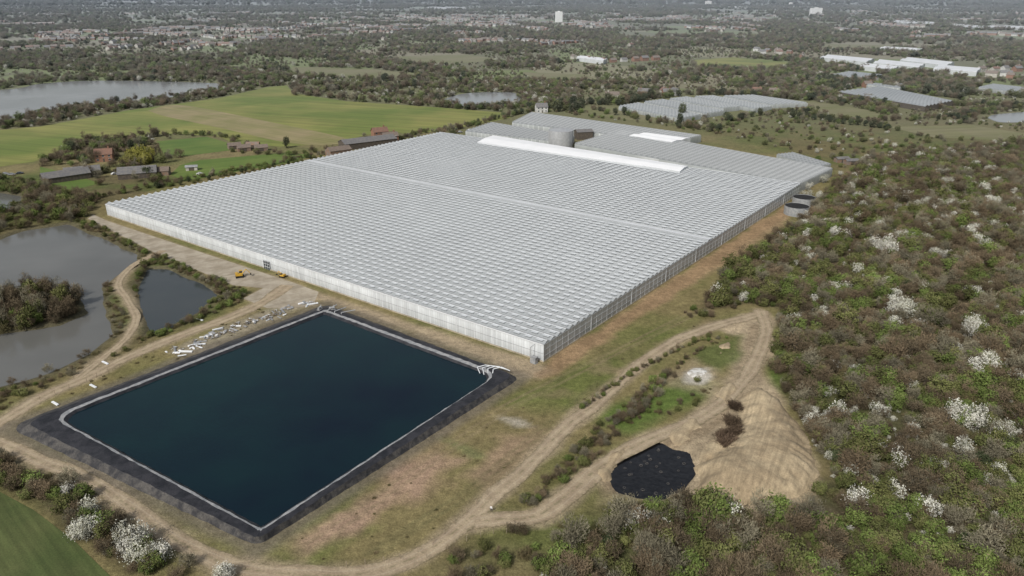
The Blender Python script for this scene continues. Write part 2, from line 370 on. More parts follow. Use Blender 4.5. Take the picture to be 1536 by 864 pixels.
paint(C(.16,.17,.075),pm(WP([(655,655),(700,668),(735,690),(700,685)]),1,1.5)*.8)
dl=dline(xn,yn,WP([(455,828),(760,610),(1040,470)]));paint(C(.24,.19,.115),np.clip(1-np.abs(dl-1.2)/.9,0,1)*.6)
dl=dline(xn,yn,WP([(560,830),(700,740),(900,575)]));paint(C(.13,.125,.06),np.clip(1-np.abs(dl-1.0)/.9,0,1)*.5)
paint(C(.09,.145,.032),pm(WP([(930,600),(1040,560),(1075,575),(1060,600),(1000,630),(930,655),(905,640)]),3,5)*.85)
paint(C(.09,.15,.03),pm(WP([(1148,520),(1170,530),(1178,590),(1150,590)]),2,2)*.8)
ws=DirtC*(.75+.5*fbm(xn,yn,7,88)[:,None])
paint(ws,pm(worksite,2.0,4))
for off in (0,10,-9,20):
    l=WP([(1135+off*.3,490),(1118+off,560),(1060+off,630),(970+off,680),(890+off,740)]);dl=dline(xn,yn,smooth_line(l));paint(C(.20,.15,.095),np.clip(1-np.abs(dl-1)/.8,0,1)*.6*pm(worksite,2,2))
paint(C(.10,.12,.04),pm(WP([(1040,525),(1110,503),(1110,530),(1080,560),(1050,545)]),2,3)*.9)
paint(DirtC*.9,pm(WP([(985,560),(1040,540),(1080,555),(1085,590),(1050,590),(1000,580)]),2,4)*.6)
paint(C(.50,.47,.42),pm(WP([(1022,560),(1040,550),(1062,552),(1070,565),(1050,576),(1028,574)]),1.0,2)*.8)
paint(DirtC*1.0,pm(apron,1.2,.8)); paint(DirtC*.92,pm(frontdirt,1.5,1.5)); paint(C(.30,.215,.125)*(.75+.5*fbm(xn,yn,8,66)[:,None]),pm(rightdirt,1.5,3.5)*.9)
for k,(P,wd) in trackW.items():
    d=dline(xn,yn,P)
    paint(DirtC*.88 if k!='t6' else C(.27,.18,.105),np.clip(1.0-(d-wd*.45+nz*1.6)/2.0,0,1)*(.8 if k!='t6' else .6))
paint(C(.33,.29,.23),pm(WP([(255,528),(330,492),(430,452),(470,455),(300,530)]),1.5,2)*.6)
d=sdpoly(xn,yn,toe);paint(C(.15,.13,.105),np.clip(1-(d-1.5+nz)/3,0,1)*.7)
tone=.76+.48*fbm(xn,yn,5,44)
cn=cn*tone[:,None]
colr=np.zeros((len(x),4));colr[:,3]=1
n3=fbm(x,y,220,4)[:,None]
fc=C(.15,.135,.08)*(1-n3)+C(.14,.155,.06)*n3
colr[:,:3]=fc
edge=np.clip((yn-560)/120,0,1)
colr[near,:3]=cn*(1-edge[:,None]*.8)+fc[near]*edge[:,None]*.8
z=np.zeros(len(xn))
isd=sdpoly(xn,yn,isl)
for k,P in lakes.items():
    s=sdpoly(xn,yn,P)+nz*1.2
    if k=='a': s=np.maximum(s,-(isd+nz*1.5))
    z=np.minimum(z,-2.2*np.clip(.35-s/6,0,1)*(s<2.1))
sp0=sdpoly(xn,yn,pit)+nz*.8;z+=np.where(sp0<1.5,-1.1*np.clip(-(sp0-1.5)/2.2,0,1),0)
wsd=pm(worksite,2,2);z+=wsd*(fbm(xn,yn,6,91)-.5)*.9*np.clip((sp0-2)/4,0,1)*np.clip((dline(xn,yn,trackW['t5'][0])-4)/4,0,1)*np.clip((dline(xn,yn,trackW['t4'][0])-4)/4,0,1)
Z[near]=z
nx,ny=len(xs),len(ys)
me=bpy.data.meshes.new('ground')
me.vertices.add(nx*ny);me.vertices.foreach_set('co',np.stack([x,y,Z],1).ravel().astype(np.float32))
i=np.arange(ny-1)[:,None]*nx+np.arange(nx-1)[None,:];i=i.ravel()
q=np.stack([i,i+1,i+1+nx,i+nx],1).ravel()
me.loops.add(len(q));me.loops.foreach_set('vertex_index',q.astype(np.int32))
me.polygons.add(len(i));me.polygons.foreach_set('loop_start',(np.arange(len(i))*4).astype(np.int32));me.polygons.foreach_set('loop_total',np.full(len(i),4,np.int32))
me.update(calc_edges=True)
ca=me.color_attributes.new('Col','FLOAT_COLOR','POINT');ca.data.foreach_set('color',colr.ravel().astype(np.float32))
me.polygons.foreach_set('use_smooth',np.ones(len(i),bool))
m,nt,p=base('ground_cover')
at=nt.nodes.new('ShaderNodeVertexColor');at.layer_name='Col'
pos=nt.nodes.new('ShaderNodeNewGeometry').outputs['Position']
o=at.outputs[0]
o=mixc(nt,1.0,o,ramp(nt,noise(nt,pos,.5,5,.7),.3,.7,.66,1.34),'MULTIPLY')
o=mixc(nt,1.0,o,ramp(nt,noise(nt,pos,2.2,3,.7),.3,.7,.70,1.30),'MULTIPLY')
vo=nt.nodes.new('ShaderNodeTexVoronoi');vo.inputs['Scale'].default_value=.0052;nt.links.new(pos,vo.inputs['Vector'])
sp=nt.nodes.new('ShaderNodeSeparateColor');nt.links.new(vo.outputs['Color'],sp.inputs[0])
sy=nt.nodes.new('ShaderNodeSeparateXYZ');nt.links.new(pos,sy.inputs[0])
far=ramp(nt,sy.outputs[1],800,1000)
g1=math_(nt,'MULTIPLY',math_(nt,'GREATER_THAN',sp.outputs[0],.62),far)
g2=math_(nt,'MULTIPLY',math_(nt,'GREATER_THAN',sp.outputs[1],.75),far)
o=mixc(nt,math_(nt,'MULTIPLY',g1,.8),o,(.17,.205,.07));o=mixc(nt,math_(nt,'MULTIPLY',g2,.7),o,(.25,.22,.145))
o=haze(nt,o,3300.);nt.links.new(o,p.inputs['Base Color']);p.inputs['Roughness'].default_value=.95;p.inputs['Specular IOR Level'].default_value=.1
b=nt.nodes.new('ShaderNodeBump');b.inputs['Strength'].default_value=.85;b.inputs['Distance'].default_value=.4
nt.links.new(noise(nt,pos,.9,5,.7),b.inputs['Height']);nt.links.new(b.outputs[0],p.inputs['Normal'])
me.materials.append(m)
g=mk('ground',me);tag(g,'rough grass and scrub ground around the glasshouse','ground',kind='structure')
# ---------------------------------------------------------------- flat sheets
def sheet(name,P,z,mt,label,cat,kind='structure'):
    bb=B();bb.add([(a,b_,z) for a,b_ in P],[tuple(range(len(P)))])
    o=bb.obj(name,[mt]);
    if o.data.polygons[0].normal.z<0:o.data.flip_normals()
    return tag(o,label,cat,kind=kind)
def curvy(P): 
    Q=[tuple(p) for p in P]; Q2=smooth_line(Q+[Q[0]],4);return Q2[:-1]
for k,P in lakes.items():
    c=P.mean(0); sheet('lake_water' if k=='a' else 'pond_water',c+(P-c)*1.06,-.75,M['lake'] if k!='b' else M['pond'],{'a':'grey lake water around a wooded island','b':'small dark pond beside a gravel track','e':'pond water behind bare trees'}[k],'water')
for k,P in farl.items(): sheet('lake_water',curvy(P),.12,M['farlake'],'pale grey lake water beyond the fields','water')
fm=dict(f1='field',f2='field2',f3='field2',f7='field4',f8='field2',f4='field')
for k,P in fieldW.items():
    sheet('grass_field',P,.05 if k!='f3' else .06,M[fm.get(k,'field3')],'green pasture field bordered by hedges' if k!='f1' else 'large open green grass airfield','field')
sheet('dry_grass_strip',curvy(WP([(222,166),(250,158),(290,160),(400,182),(520,208),(500,217),(430,214),(330,192),(250,175)])),.09,M['tan'],'tan worn grass strip across the green field','ground')
sheet('gravel_apron',apron,.04,M['concrete'],'pale gravel apron along the glasshouse wall','pavement')
m,nt,p=base('rutted_dirt')
uvn=nt.nodes.new('ShaderNodeUVMap').outputs[0];sx=nt.nodes.new('ShaderNodeSeparateXYZ');nt.links.new(uvn,sx.inputs[0])
pos=nt.nodes.new('ShaderNodeNewGeometry').outputs['Position']
o=mixc(nt,ramp(nt,noise(nt,pos,.25,4),.4,.6),(.38,.305,.205),(.29,.225,.15))
au=math_(nt,'ABSOLUTE',math_(nt,'ADD',sx.outputs[0],math_(nt,'MULTIPLY',math_(nt,'SUBTRACT',noise(nt,pos,.12,2),.5),.4)))
cen=ramp(nt,au,.0,.22,1,0);nn=ramp(nt,noise(nt,pos,.6,4),.42,.6)
o=mixc(nt,math_(nt,'MULTIPLY',cen,math_(nt,'MULTIPLY',nn,.75)),o,(.17,.15,.08))
ed=ramp(nt,au,.65,1.0,0,1);o=mixc(nt,math_(nt,'MULTIPLY',ed,ramp(nt,noise(nt,pos,.8,4),.38,.55)),o,(.18,.15,.085))
rut=ramp(nt,math_(nt,'ABSOLUTE',math_(nt,'SUBTRACT',au,.45)),.0,.12,1,0);o=mixc(nt,math_(nt,'MULTIPLY',rut,.35),o,(.45,.38,.28))
o=mixc(nt,1.0,o,ramp(nt,noise(nt,pos,2.5,4,.7),.3,.7,.8,1.2),'MULTIPLY')
nt.links.new(o,p.inputs['Base Color']);p.inputs['Roughness'].default_value=.95
b=nt.nodes.new('ShaderNodeBump');b.inputs['Strength'].default_value=.5;b.inputs['Distance'].default_value=.3;nt.links.new(noise(nt,pos,1.5,5),b.inputs['Height']);nt.links.new(b.outputs[0],p.inputs['Normal'])
M['rut']=m
def uvmesh(name,v,f,uv,mt):
    me=bpy.data.meshes.new(name);me.from_pydata(v,[],f);me.materials.append(mt)
    l=me.uv_layers.new(name='UVMap')
    l.data.foreach_set('uv',np.array(uv,dtype=np.float32).ravel());me.update();return me
def ribbon(name,P,wd,mt,z,label):
    d=np.gradient(P,axis=0);d/=np.linalg.norm(d,axis=1)[:,None]+1e-9;n=np.stack([-d[:,1],d[:,0]],1)
    s=np.arange(len(P))*2.0
    w1=wd/2*(1+.3*(vn(s,s*0+3,7,1)-.5)*2+.2*(vn(s,s*0,2.5,6)-.5));w2=wd/2*(1+.3*(vn(s,s*0+9,8,2)-.5)*2)
    v=[];f=[];T_=(-1,-.33,.33,1)
    for i in range(len(P)):
        for k,t in enumerate(T_):
            q=P[i]+n[i]*(w1[i] if t<0 else w2[i])*t; v.append((q[0],q[1],z+(.03 if abs(t)<.5 else 0)))
    uv=[]
    for i in range(len(P)-1):
        for k in range(3):
            a=i*4+k;f.append((a,a+1,a+5,a+4));uv+=[(T_[k],i),(T_[k+1],i),(T_[k+1],i+1),(T_[k],i+1)]
    me=uvmesh(name,v,f,uv,mt)
    if me.polygons[0].normal.z<0:me.flip_normals()
    return tag(mk(name,me),label,'track',kind='structure')
for k,(P,wd) in trackW.items():
    if k=='t6':continue
    ribbon('dirt_track',P,wd,M['rut'],.05+.02*list(trackW).index(k),'pale winding dirt track through rough grass')
# ---------------------------------------------------------------- reservoir
def ring(cs,z,r):
    P=[np.array(W(u,v,z)) for u,v in cs];out=[];n=len(P)
    for i in range(n):
        a,c_,b_=P[i-1],P[i],P[(i+1)%n]
        p0=c_+(a-c_)/np.linalg.norm(a-c_)*r[i];p1=c_+(b_-c_)/np.linalg.norm(b_-c_)*r[i]
        for t in np.linspace(0,1,8):out.append((1-t)**2*p0+2*t*(1-t)*c_+t*t*p1)
        nx_=P[(i+1)%n];p2=nx_+(c_-nx_)/np.linalg.norm(c_-nx_)*r[(i+1)%n]
        for t in np.linspace(0,1,42)[1:-1]:out.append(p1*(1-t)+p2*t)
    return [(q[0]+random.uniform(-.16,.16),q[1]+random.uniform(-.16,.16),z+random.uniform(-.06,.06)) for q in out]
rings=[ring(toe_px,-.1,[4,4,3,6]),ring([(489,460),(771,562),(387,808),(36,634)],1.5,[3,4,2,5]),ring([(488,464),(750,560),(391,797),(75,625)],1.55,[1.5,7,1.2,7]),
       ring([(487,467),(745,563),(391,793),(82,626)],1.45,[1.2,7,1,7]),ring([(487,474),(739,567),(393,789),(95,629)],.4,[1,6,1,6])]
bb=B();n=len(rings[0])
for rr in rings:bb.v+=rr
for k,mi in enumerate([1,0,2,0]):
    for i_ in range(n):
        a=k*n+i_;b_=k*n+(i_+1)%n;bb.f.append((a,b_,b_+n,a+n));bb.m.append(mi)
o=bb.obj('reservoir_embankment',[M['liner'],M['liner2'],M['strip']]);tag(o,'black lined bank with a pale grey strip around the reservoir','embankment',kind='structure')
wr=[(a,b_) for a,b_,c_ in ring([(487,472),(741,566),(393,791),(90,628)],.75,[1,6,1,6])]
sheet('reservoir_water',np.array(wr),.75,M['res'],'dark blue green reservoir water in a lined basin','water')
# ---------------------------------------------------------------- main greenhouse
rz=math.atan2(bv[1],bv[0])
gh=mk('greenhouse',None,loc=(GN_[0],GN_[1],0),rz=rz);tag(gh,'huge white multi span glasshouse with rows of roof vents','greenhouse')
HW,HR=6.1,6.9;NS=72;sp_=LB/NS
v=[];f=[];uv=[]
for i_ in range(NS):
    x0=i_*sp_
    for xa,za,xb,zb in((x0,HW,x0+sp_/2,HR),(x0+sp_/2,HR,x0+sp_,HW)):
        k=len(v);v+=[(xa,-.15,za),(xb,-.15,zb),(xb,LA+.15,zb),(xa,LA+.15,za)];f.append((k,k+1,k+2,k+3))
        a,b_=(i_*2,i_*2+.999) if za<zb else (i_*2+1.999,i_*2+1)
        uv+=[(0,a),(0,b_),(LA,b_),(LA,a)]
mk('roof',uvmesh('roof',v,f,uv,M['roof']),gh)
bb=B()
for i_ in range(NS+1): bb.box((i_*sp_,LA/2,HW+.06),(.30,LA+.4,.1))
bb.obj('gutter',[M['strip']],gh);
bb=B()
for i_ in range(NS): bb.box(((i_+.5)*sp_,LA/2,HR+.08),(.26,LA+.3,.08))
bb.obj('ridge_cap',[M['white']],gh)
mid=NS//2
bb=B();bb.add([(mid*sp_-sp_*.3,0,HR+.02),(mid*sp_+sp_*.3,0,HR+.02),(mid*sp_+sp_*.3,LA,HR+.02),(mid*sp_-sp_*.3,LA,HR+.02)],[(0,1,2,3)]);bb.obj('roof_walkway',[M['capping']],gh)
bb=B()
bb.add([(0,0,0),(0,LA,0),(0,LA,HW),(0,0,HW)],[(0,3,2,1)],0)
ny_=int(LA/4.0)
for k in range(ny_+1): bb.box((-.05,k*LA/ny_,HW/2),(.10,.16,HW),m=1)
bb.box((-.12,LA/2,HW-.1),(.3,LA+.3,.35),m=1);bb.box((-.07,LA/2,2.9),(.06,LA,.1),m=3);bb.box((-.15,LA/2,.2),(.3,LA+.2,.4),m=2)
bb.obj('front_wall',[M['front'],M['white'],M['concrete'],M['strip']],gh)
def gablewall(name,y,s,mw):
    bb=B();
    for i_ in range(NS):
        x0=i_*sp_
        bb.add([(x0,y,0),(x0+sp_,y,0),(x0+sp_,y,HW),(x0+sp_/2,y,HR-.03),(x0,y,HW)],[(0,1,2,3,4) if s<0 else (4,3,2,1,0)],0)
        bb.box((x0,y+s*.03,HW/2),(.14,.06,HW),m=1)
        if i_%8==0: bb.box((x0,y+s*.07,HW/2),(.3,.14,HW),m=1)
    for zz in (2.0,4.1): bb.box((LB/2,y+s*.05,zz),(LB,.05,.12),m=1)
    bb.box((LB/2,y+s*.08,HW-.05),(LB+.3,.14,.26),m=1)
    bb.box((LB/2,y+s*.1,.2),(LB+.2,.2,.4),m=2)
    bb.obj(name,[mw,M['wall'],M['concrete']],gh)
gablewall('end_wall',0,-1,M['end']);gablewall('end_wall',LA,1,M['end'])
bb=B();bb.add([(LB,0,0),(LB,LA,0),(LB,LA,HW),(LB,0,HW)],[(0,1,2,3)]);bb.obj('rear_wall',[M['wall']],gh)
def loc_of(u,v_,z=0):
    p=np.array(W(u,v_,z))-GN_;return p@bv,p@av
yd=loc_of(404,403)[1]
bb=B();bb.box((-.2,yd,1.9),(.25,4.2,3.8));[bb.box((-.36,yd+k_,1.9),(.08,.12,3.8),m=1) for k_ in(-2.1,-.7,.7,2.1)];[bb.box((-.36,yd,z_),(.08,4.3,.12),m=1) for z_ in(1.2,2.5,3.8)]
bb.obj('louvre_door',[M['glass'],M['white']],gh)
vp=4.5;nv=int(LA/vp)
def vent_geo(bb,x0,y0,op):
    xr=x0+sp_/2;L_=1.35
    a=math.radians(-23.7+op)
    xe=xr-L_*math.cos(a);ze=HR+.06+L_*math.sin(a)
    bb.add([(xr,y0,HR+.07),(xr,y0+2.5,HR+.07),(xe,y0+2.5,ze),(xe,y0,ze),(xr,y0,HR+.03),(xr,y0+2.5,HR+.03),(xe,y0+2.5,ze-.05),(xe,y0,ze-.05)],
      [(0,3,2,1),(4,5,6,7),(2,3,7,6),(0,4,7,3),(1,2,6,5)],0)
    bb.m[-3]=1
bb=B();ind=[]
for i_ in range(NS):
    if i_ in(mid,mid-1): continue
    for k in range(nv):
        y0=k*vp+1.0
        if i_<10 and k<10: ind.append((i_*sp_,y0));continue
        vent_geo(bb,i_*sp_,y0,22+random.uniform(-1.5,1.5))
o=bb.obj('roof_vent',[M['vent'],M['ventdark']],gh);o['kind']='stuff'
b1=B();vent_geo(b1,0,0,22);vm=b1.mesh('roof_vent',[M['vent'],M['ventdark']])
for x0,y0 in ind: mk('roof_vent',vm,gh,(x0,y0,0))
# ---------------------------------------------------------------- other glasshouse blocks
def block(q,nsp,hw,hr,rm,wm,label,name='greenhouse',cat='greenhouse',group=None):
    P=[np.array(W(u,v_,hw)) for u,v_ in q];c=sum(P)/4;P=[p_-c for p_ in P]
    e=mk(name,None,loc=(c[0],c[1],0));tag(e,label,cat,group)
    v=[];f=[];uv=[];wb=B();Lr=np.linalg.norm(P[1]-P[0])
    L=lambda t:(P[0]*(1-t)+P[3]*t);R=lambda t:(P[1]*(1-t)+P[2]*t)
    for i_ in range(nsp):
        ts=[i_/nsp,(i_+.5)/nsp,(i_+1)/nsp];zs=[hw,hr,hw]
        for k in range(2):
            n=len(v);a,b_,c2,d=L(ts[k]),R(ts[k]),R(ts[k+1]),L(ts[k+1])
            v+=[(*a,zs[k]),(*b_,zs[k]),(*c2,zs[k+1]),(*d,zs[k+1])];f.append((n,n+1,n+2,n+3))
            va,vb=(i_*2,i_*2+.999) if k==0 else (i_*2+1.999,i_*2+1)
            uv+=[(0,va),(Lr,va),(Lr,vb),(0,vb)]
        for g_ in (L,R):
            a,r,b_=g_(ts[0]),g_(ts[1]),g_(ts[2])
            wb.add([(*a,0),(*b_,0),(*b_,hw),(*r,hr-.02),(*a,hw)],[(0,1,2,3,4)])
    for a,b_ in((P[0],P[1]),(P[3],P[2])): wb.add([(*a,0),(*b_,0),(*b_,hw),(*a,hw)],[(0,1,2,3)])
    mk('roof',uvmesh('roof',v,f,uv,rm),e);wb.obj('wall',[wm],e);return e
block([(862,216),(1200,277),(1249,254),(930,196)],24,4.8,5.9,M['roof2'],M['end'],'grey white multi span glasshouse behind the main block')
block([(768,184),(1010,214),(1052,204),(798,169)],15,4.8,5.9,M['roof2'],M['end'],'long grey glasshouse range behind a round tank')
block([(698,197),(842,214),(862,205),(738,184)],9,4.8,5.9,M['roof2'],M['end'],'small grey glasshouse range beside white van')
block([(716,213),(1020,257),(1032,249),(740,203)],1,7.6,8.3,M['bright'],M['wall'],'long white flat roofed packing hall joined to glasshouse','packing_hall','building')
block([(944,203),(1008,213),(1036,207),(972,199)],2,6.2,6.8,M['bright'],M['wall'],'white roofed service building among glasshouses','service_building','building')
block([(1165,232),(1225,252),(1247,246),(1190,229)],5,4.0,4.8,M['roof2'],M['end'],'small stepped glasshouse range at the scrub edge')
gf='low grey glasshouses on the far side of the site'
for q,n_ in (([(928,160),(1022,178),(1052,173),(958,155)],6),([(966,153.5),(1060,171),(1088,167),(995,150)],6),([(1004,149),(1085,163),(1110,160.5),(1030,146)],6),([(1042,145.5),(1132,163.5),(1158,160.5),(1070,144.5)],6),([(1085,144.5),(1160,157.5),(1212,155),(1130,143.5)],7)):
    block(q,n_,3.5,5.0,M['roof3'],M['end'],'low grey glasshouse range beside a paddock',group=gf)
block([(1258,138),(1388,160),(1430,152),(1320,130)],8,5,6.4,M['roof3'],M['darkwood'],'grey roofed nursery building with dark end wall',group=gf)
block([(1300,127),(1350,132),(1372,128),(1325,123)],5,4,5,M['roof3'],M['end'],'pale glasshouse range beside woodland',group=gf)
block([(1468,131),(1580,145),(1600,138),(1490,126)],6,4,5,M['roof3'],M['end'],'pale glasshouse roofs beside woodland',group=gf)
block([(1248,112),(1300,118),(1325,112),(1275,107)],5,4,5,M['roof3'],M['end'],'pale glasshouse range beside woodland',group=gf)
gw='white roofed industrial sheds among trees'
for q in ([(1230,86),(1300,93),(1312,88),(1245,82)],[(1310,94),(1378,101),(1388,96),(1322,89)],[(1350,90),(1420,98),(1432,93),(1365,86)],[(1400,103),(1465,108),(1472,102),(1410,97)],[(1290,99),(1340,104),(1348,100),(1300,95)],[(1480,40),(1600,46),(1605,42),(1490,37)],[(1340,33),(1400,36),(1405,33),(1345,30)],[(1425,38),(1475,42),(1480,39),(1430,35)],[(865,86),(905,91),(912,88),(872,84)],[(1100,12),(1125,13),(1126,10),(1102,9)],[(1320,72),(1380,75),(1384,73),(1328,70)],[(640,12),(700,14),(702,11),(644,10)]):
    block(q,2,6,7.5,M['white'],M['wall'],'long white roofed industrial shed among trees','industrial_shed','building',gw)
# tanks
def tank(u,v_,r,h,mt,rm,label,name='storage_tank',cone=.12):
    p=W(u,v_);e=mk(name,None,loc=(p[0],p[1],0));tag(e,label,'tank')
    bb=B();bb.cyl((0,0,0),(0,0,h),r,r,40,caps=False)
    for k in range(1,int(h/1.6)+1): bb.cyl((0,0,k*1.6-.06),(0,0,k*1.6+.06),r+.07,r+.07,40,caps=False)
    for k in range(20):
        a=k*math.pi/10;bb.box((math.cos(a)*(r+.05),math.sin(a)*(r+.05),h/2),(.1,.15,h),rz=a)
    bb.obj('wall',[mt],e)
    b2=B();b2.cyl((0,0,h-.25 if cone<.05 else h),(0,0,h+r*cone-.2 if cone<.05 else h+r*cone),r-.1,.3,40);b2.obj('lid',[rm],e)
tank(841,222,9.2,13.5,M['steel'],M['steel'],'large round grey steel water tank beside glasshouses')
tank(1194,321,6.2,4.6,M['tankwall'],M['rubber'],'round corrugated steel tank with dark top beside scrub',cone=.02)
tank(1205,307,6.0,4.4,M['tankwall'],M['rubber'],'round corrugated steel tank with dark top beside scrub',cone=.02)
# ---------------------------------------------------------------- houses
def building(u,v_,wd,dp,h,rh,rot,wm,rm,label,name='house',wins=True,chim=True,cat='house'):
    p=W(u,v_);e=mk(name,None,loc=(p[0],p[1],0),rz=rot);tag(e,label,cat)
    x_,y_=wd/2,dp/2
    bb=B();bb.add([(-x_,-y_,0),(x_,-y_,0),(x_,y_,0),(-x_,y_,0),(-x_,-y_,h),(x_,-y_,h),(x_,y_,h),(-x_,y_,h),(-x_,0,h+rh),(x_,0,h+rh)],[(0,1,5,4),(2,3,7,6),(1,2,6,9,5),(3,0,4,8,7)]);bb.obj('wall',[wm],e)
    bb=B();o_=.4;t=.15;k=rh/y_
    for s in(-1,1):
        a=[(-x_-o_,s*(y_+o_),h-k*o_+.05),(x_+o_,s*(y_+o_),h-k*o_+.05),(x_+o_,0,h+rh+.05),(-x_-o_,0,h+rh+.05)]
        a+=[(q[0],q[1],q[2]+t) for q in a]
        bb.add(a,[(0,1,2,3),(4,7,6,5),(0,4,5,1),(3,2,6,7),(0,3,7,4),(1,5,6,2)])
    r=bb.obj('roof',[rm],e)
    if chim:
        b2=B();b2.box((x_*.6,.0,h+rh+.6),(.9,.7,1.6));b2.cyl((x_*.6,0,h+rh+1.4),(x_*.6,0,h+rh+1.9),.15,.13,8);b2.obj('chimney',[M['brick']],r)
    if wins:
        b3=B();b3.box((0,0,0),(1.3,.08,1.2));b3.box((0,-.02,.66),(1.5,.12,.1),m=1);b3.box((0,-.02,-.66),(1.5,.14,.1),m=1);wm_=b3.mesh('window',[M['glass'],M['white']])
        nw=max(2,int(wd/3.5))
        for s in(-1,1):
            for lv in range(1 if h<4 else 2):
                for j in range(nw):
                    xx=-x_+(j+.5)*wd/nw
                    if lv==0 and s==-1 and j==nw//2: continue
                    mk('window',wm_,e,(xx,s*(y_+.03),1.5+lv*2.6))
    b4=B();b4.box((0,0,1.1),(1.1 if wins else 3.2,.1,2.1 if wins else 2.8));mk('door',b4.mesh('door',[M['darkwood']]),e,(-x_+(max(2,int(wd/3.5))//2+.5)*wd/max(2,int(wd/3.5)) if wins else 0,-y_-.04,.05))
    return e
building(158,241,11,8,5.2,3.2,.3,M['brick'],M['tile'],'orange brick farmhouse with red tiled roof')
building(100,270,26,9,3.5,2.8,.75,M['darkwood'],M['slate'],'long dark roofed barn beside farmhouse','barn',False,False,'barn')
building(125,263,20,8,3.2,2.6,.5,M['darkwood'],M['slate'],'dark slate roofed barn in farmyard','barn',False,False,'barn')
building(208,265,22,12,3.5,3.2,.35,M['darkwood'],M['slate'],'wide dark grey barn in farmyard','barn',False,False,'barn')
building(240,262,12,7,3.0,2.0,.2,M['rust'],M['browntile'],'small brown shed beside barn','shed',False,False,'shed')
building(288,255,7,4.5,2.4,.8,.3,M['cream'],M['strip'],'small pale shed beside green paddock','shed',False,False,'shed')
for u,v_ in((352,223),(366,226),(380,222),(392,226)): building(u,v_,9,6,2.8,1.8,.4+random.uniform(-.3,.3),M['rust'],random.choice([M['browntile'],M['rust']]),'small brown stable shed beside hedge','stable',False,False,'shed')
building(552,219,42,13,4.5,2.5,.62,M['darkwood'],M['slate'],'long dark barn with grey roof beside glasshouse','barn',False,False,'barn')
building(508,232,16,10,4,2,.62,M['rust'],M['browntile'],'rusty open shed beside glasshouse wall','shed',False,False,'shed')
building(570,206,12,8,5,3,.5,M['brick'],M['tile'],'brick house with red roof beside long barn')
building(585,212,12,7,4.5,2.6,.5,M['brick'],M['browntile'],'brown roofed cottage beside long barn')
building(812,168,11,8,5.2,3.4,.2,M['render2'],M['slate'],'white gabled house behind glasshouses')
building(875,208,13,9,6,1.5,.25,M['darkwood'],M['slate'],'dark service shed between glasshouses','shed',False,False,'shed')
for u,v_ in((1262,243),(1276,246)): building(u,v_,9,5,2.6,1.0,.2,M['rust'],M['slate'],'low weathered shed at the scrub edge','shed',False,False,'shed')
for u,v_,s,rm in((1300,131,.9,'browntile'),(1135,141,.9,'tile'),(1160,142,.9,'browntile'),(1310,126,.9,'slate'),(1000,143,.9,'slate'),(1262,104,.9,'browntile')):
    building(u,v_,11*s,8*s,4.5,3,random.uniform(-.5,.6),M['brick'],M[rm],'brick house with tiled roof among trees')
# towers
def tower(u,v_,wd,dp,h,lv):
    p=W(u,v_);e=mk('tower_block',None,loc=(p[0],p[1],0),rz=.15);tag(e,'pale concrete tower block standing above distant trees','building')
    bb=B();bb.box((0,0,h/2),(wd,dp,h));bb.obj('wall',[M['bright']],e)
    bb=B()
    for k in range(lv): bb.box((0,-dp/2-.1,(k+.6)*h/lv),(wd*.92,.1,h/lv*.22))
    bb.obj('window_band',[M['slate']],e)
    bb=B();bb.box((0,0,h+1.2),(wd*.3,dp*.5,2.4));bb.obj('lift_housing',[M['bright']],e)
tower(838,33,24,16,36,10);tower(1223,23,54,16,32,8);tower(1062,8,44,20,30,8);tower(1186,8,24,20,20,6)
# distant houses
hv=[]
for wm,rm,ch in((M['cream'],M['browntile'],1),(M['brick'],M['slate'],1),(M['render2'],M['slate'],0),(M['cream'],M['tile'],1),(M['brick'],M['browntile'],1)):
    bb=B();x_,y_,h,rh=5,3.8,4.8,2.8
    bb.add([(-x_,-y_,0),(x_,-y_,0),(x_,y_,0),(-x_,y_,0),(-x_,-y_,h),(x_,-y_,h),(x_,y_,h),(-x_,y_,h),(-x_,0,h+rh),(x_,0,h+rh)],[(0,1,5,4),(2,3,7,6),(1,2,6,9,5),(3,0,4,8,7)])
    for s in(-1,1): bb.add([(-x_-.4,s*(y_+.4),h-.25),(x_+.4,s*(y_+.4),h-.25),(x_+.4,0,h+rh+.08),(-x_-.4,0,h+rh+.08)],[(0,1,2,3)],1)
    if ch:bb.box((3,0,h+rh+.5),(.9,.7,1.5),m=0)
    for xx in(-3.3,-1,1,3.3):
        for zz in(1.5,3.7): bb.box((xx,-y_-.02,zz),(.9,.08,.9),m=2)
    hv.append(bb.mesh('house',[wm,rm,M['glass']]))
hp=[]
def rows(polypx,n,sp=15):
    P=WP(polypx);mn,mx=P.min(0),P.max(0);cnt=0;tries=0
    while cnt<n and tries<900:
        tries+=1
        c=mn+(mx-mn)*rng.random(2);a=rng.random()*math.pi;d=np.array([math.cos(a),math.sin(a)]);k=rng.integers(3,11)
        for j in range(k):
            q=c+d*(j*sp)+rng.normal(0,2.0,2)
            if sdpoly(np.array([q[0]]),np.array([q[1]]),P)[0]<0: hp.append((q[0],q[1],a+rng.normal(0,.08)));cnt+=1
rows([(0,60),(60,50),(300,40),(410,42),(420,62),(330,74),(200,78),(0,84)],330)
rows([(330,40),(520,28),(700,24),(900,24),(920,42),(700,52),(430,60)],480)
rows([(900,26),(1130,24),(1150,44),(1000,60),(920,50)],120)
rows([(560,60),(900,52),(950,70),(700,78)],40)
rows([(850,86),(1000,88),(1010,100),(870,100)],8,22)
rows([(1130,76),(1210,78),(1220,88),(1150,90)],9,24)
rows([(1200,30),(1536,30),(1536,60),(1300,58)],120)
rows([(0,20),(1536,16),(1536,28),(0,38)],420)
rows([(900,150),(1000,140),(1040,143),(960,155)],4,20)
rows([(1440,100),(1536,105),(1536,125),(1470,122)],7,24)
hp=[h for h in hp if inview(h[0],h[1],0,5)]
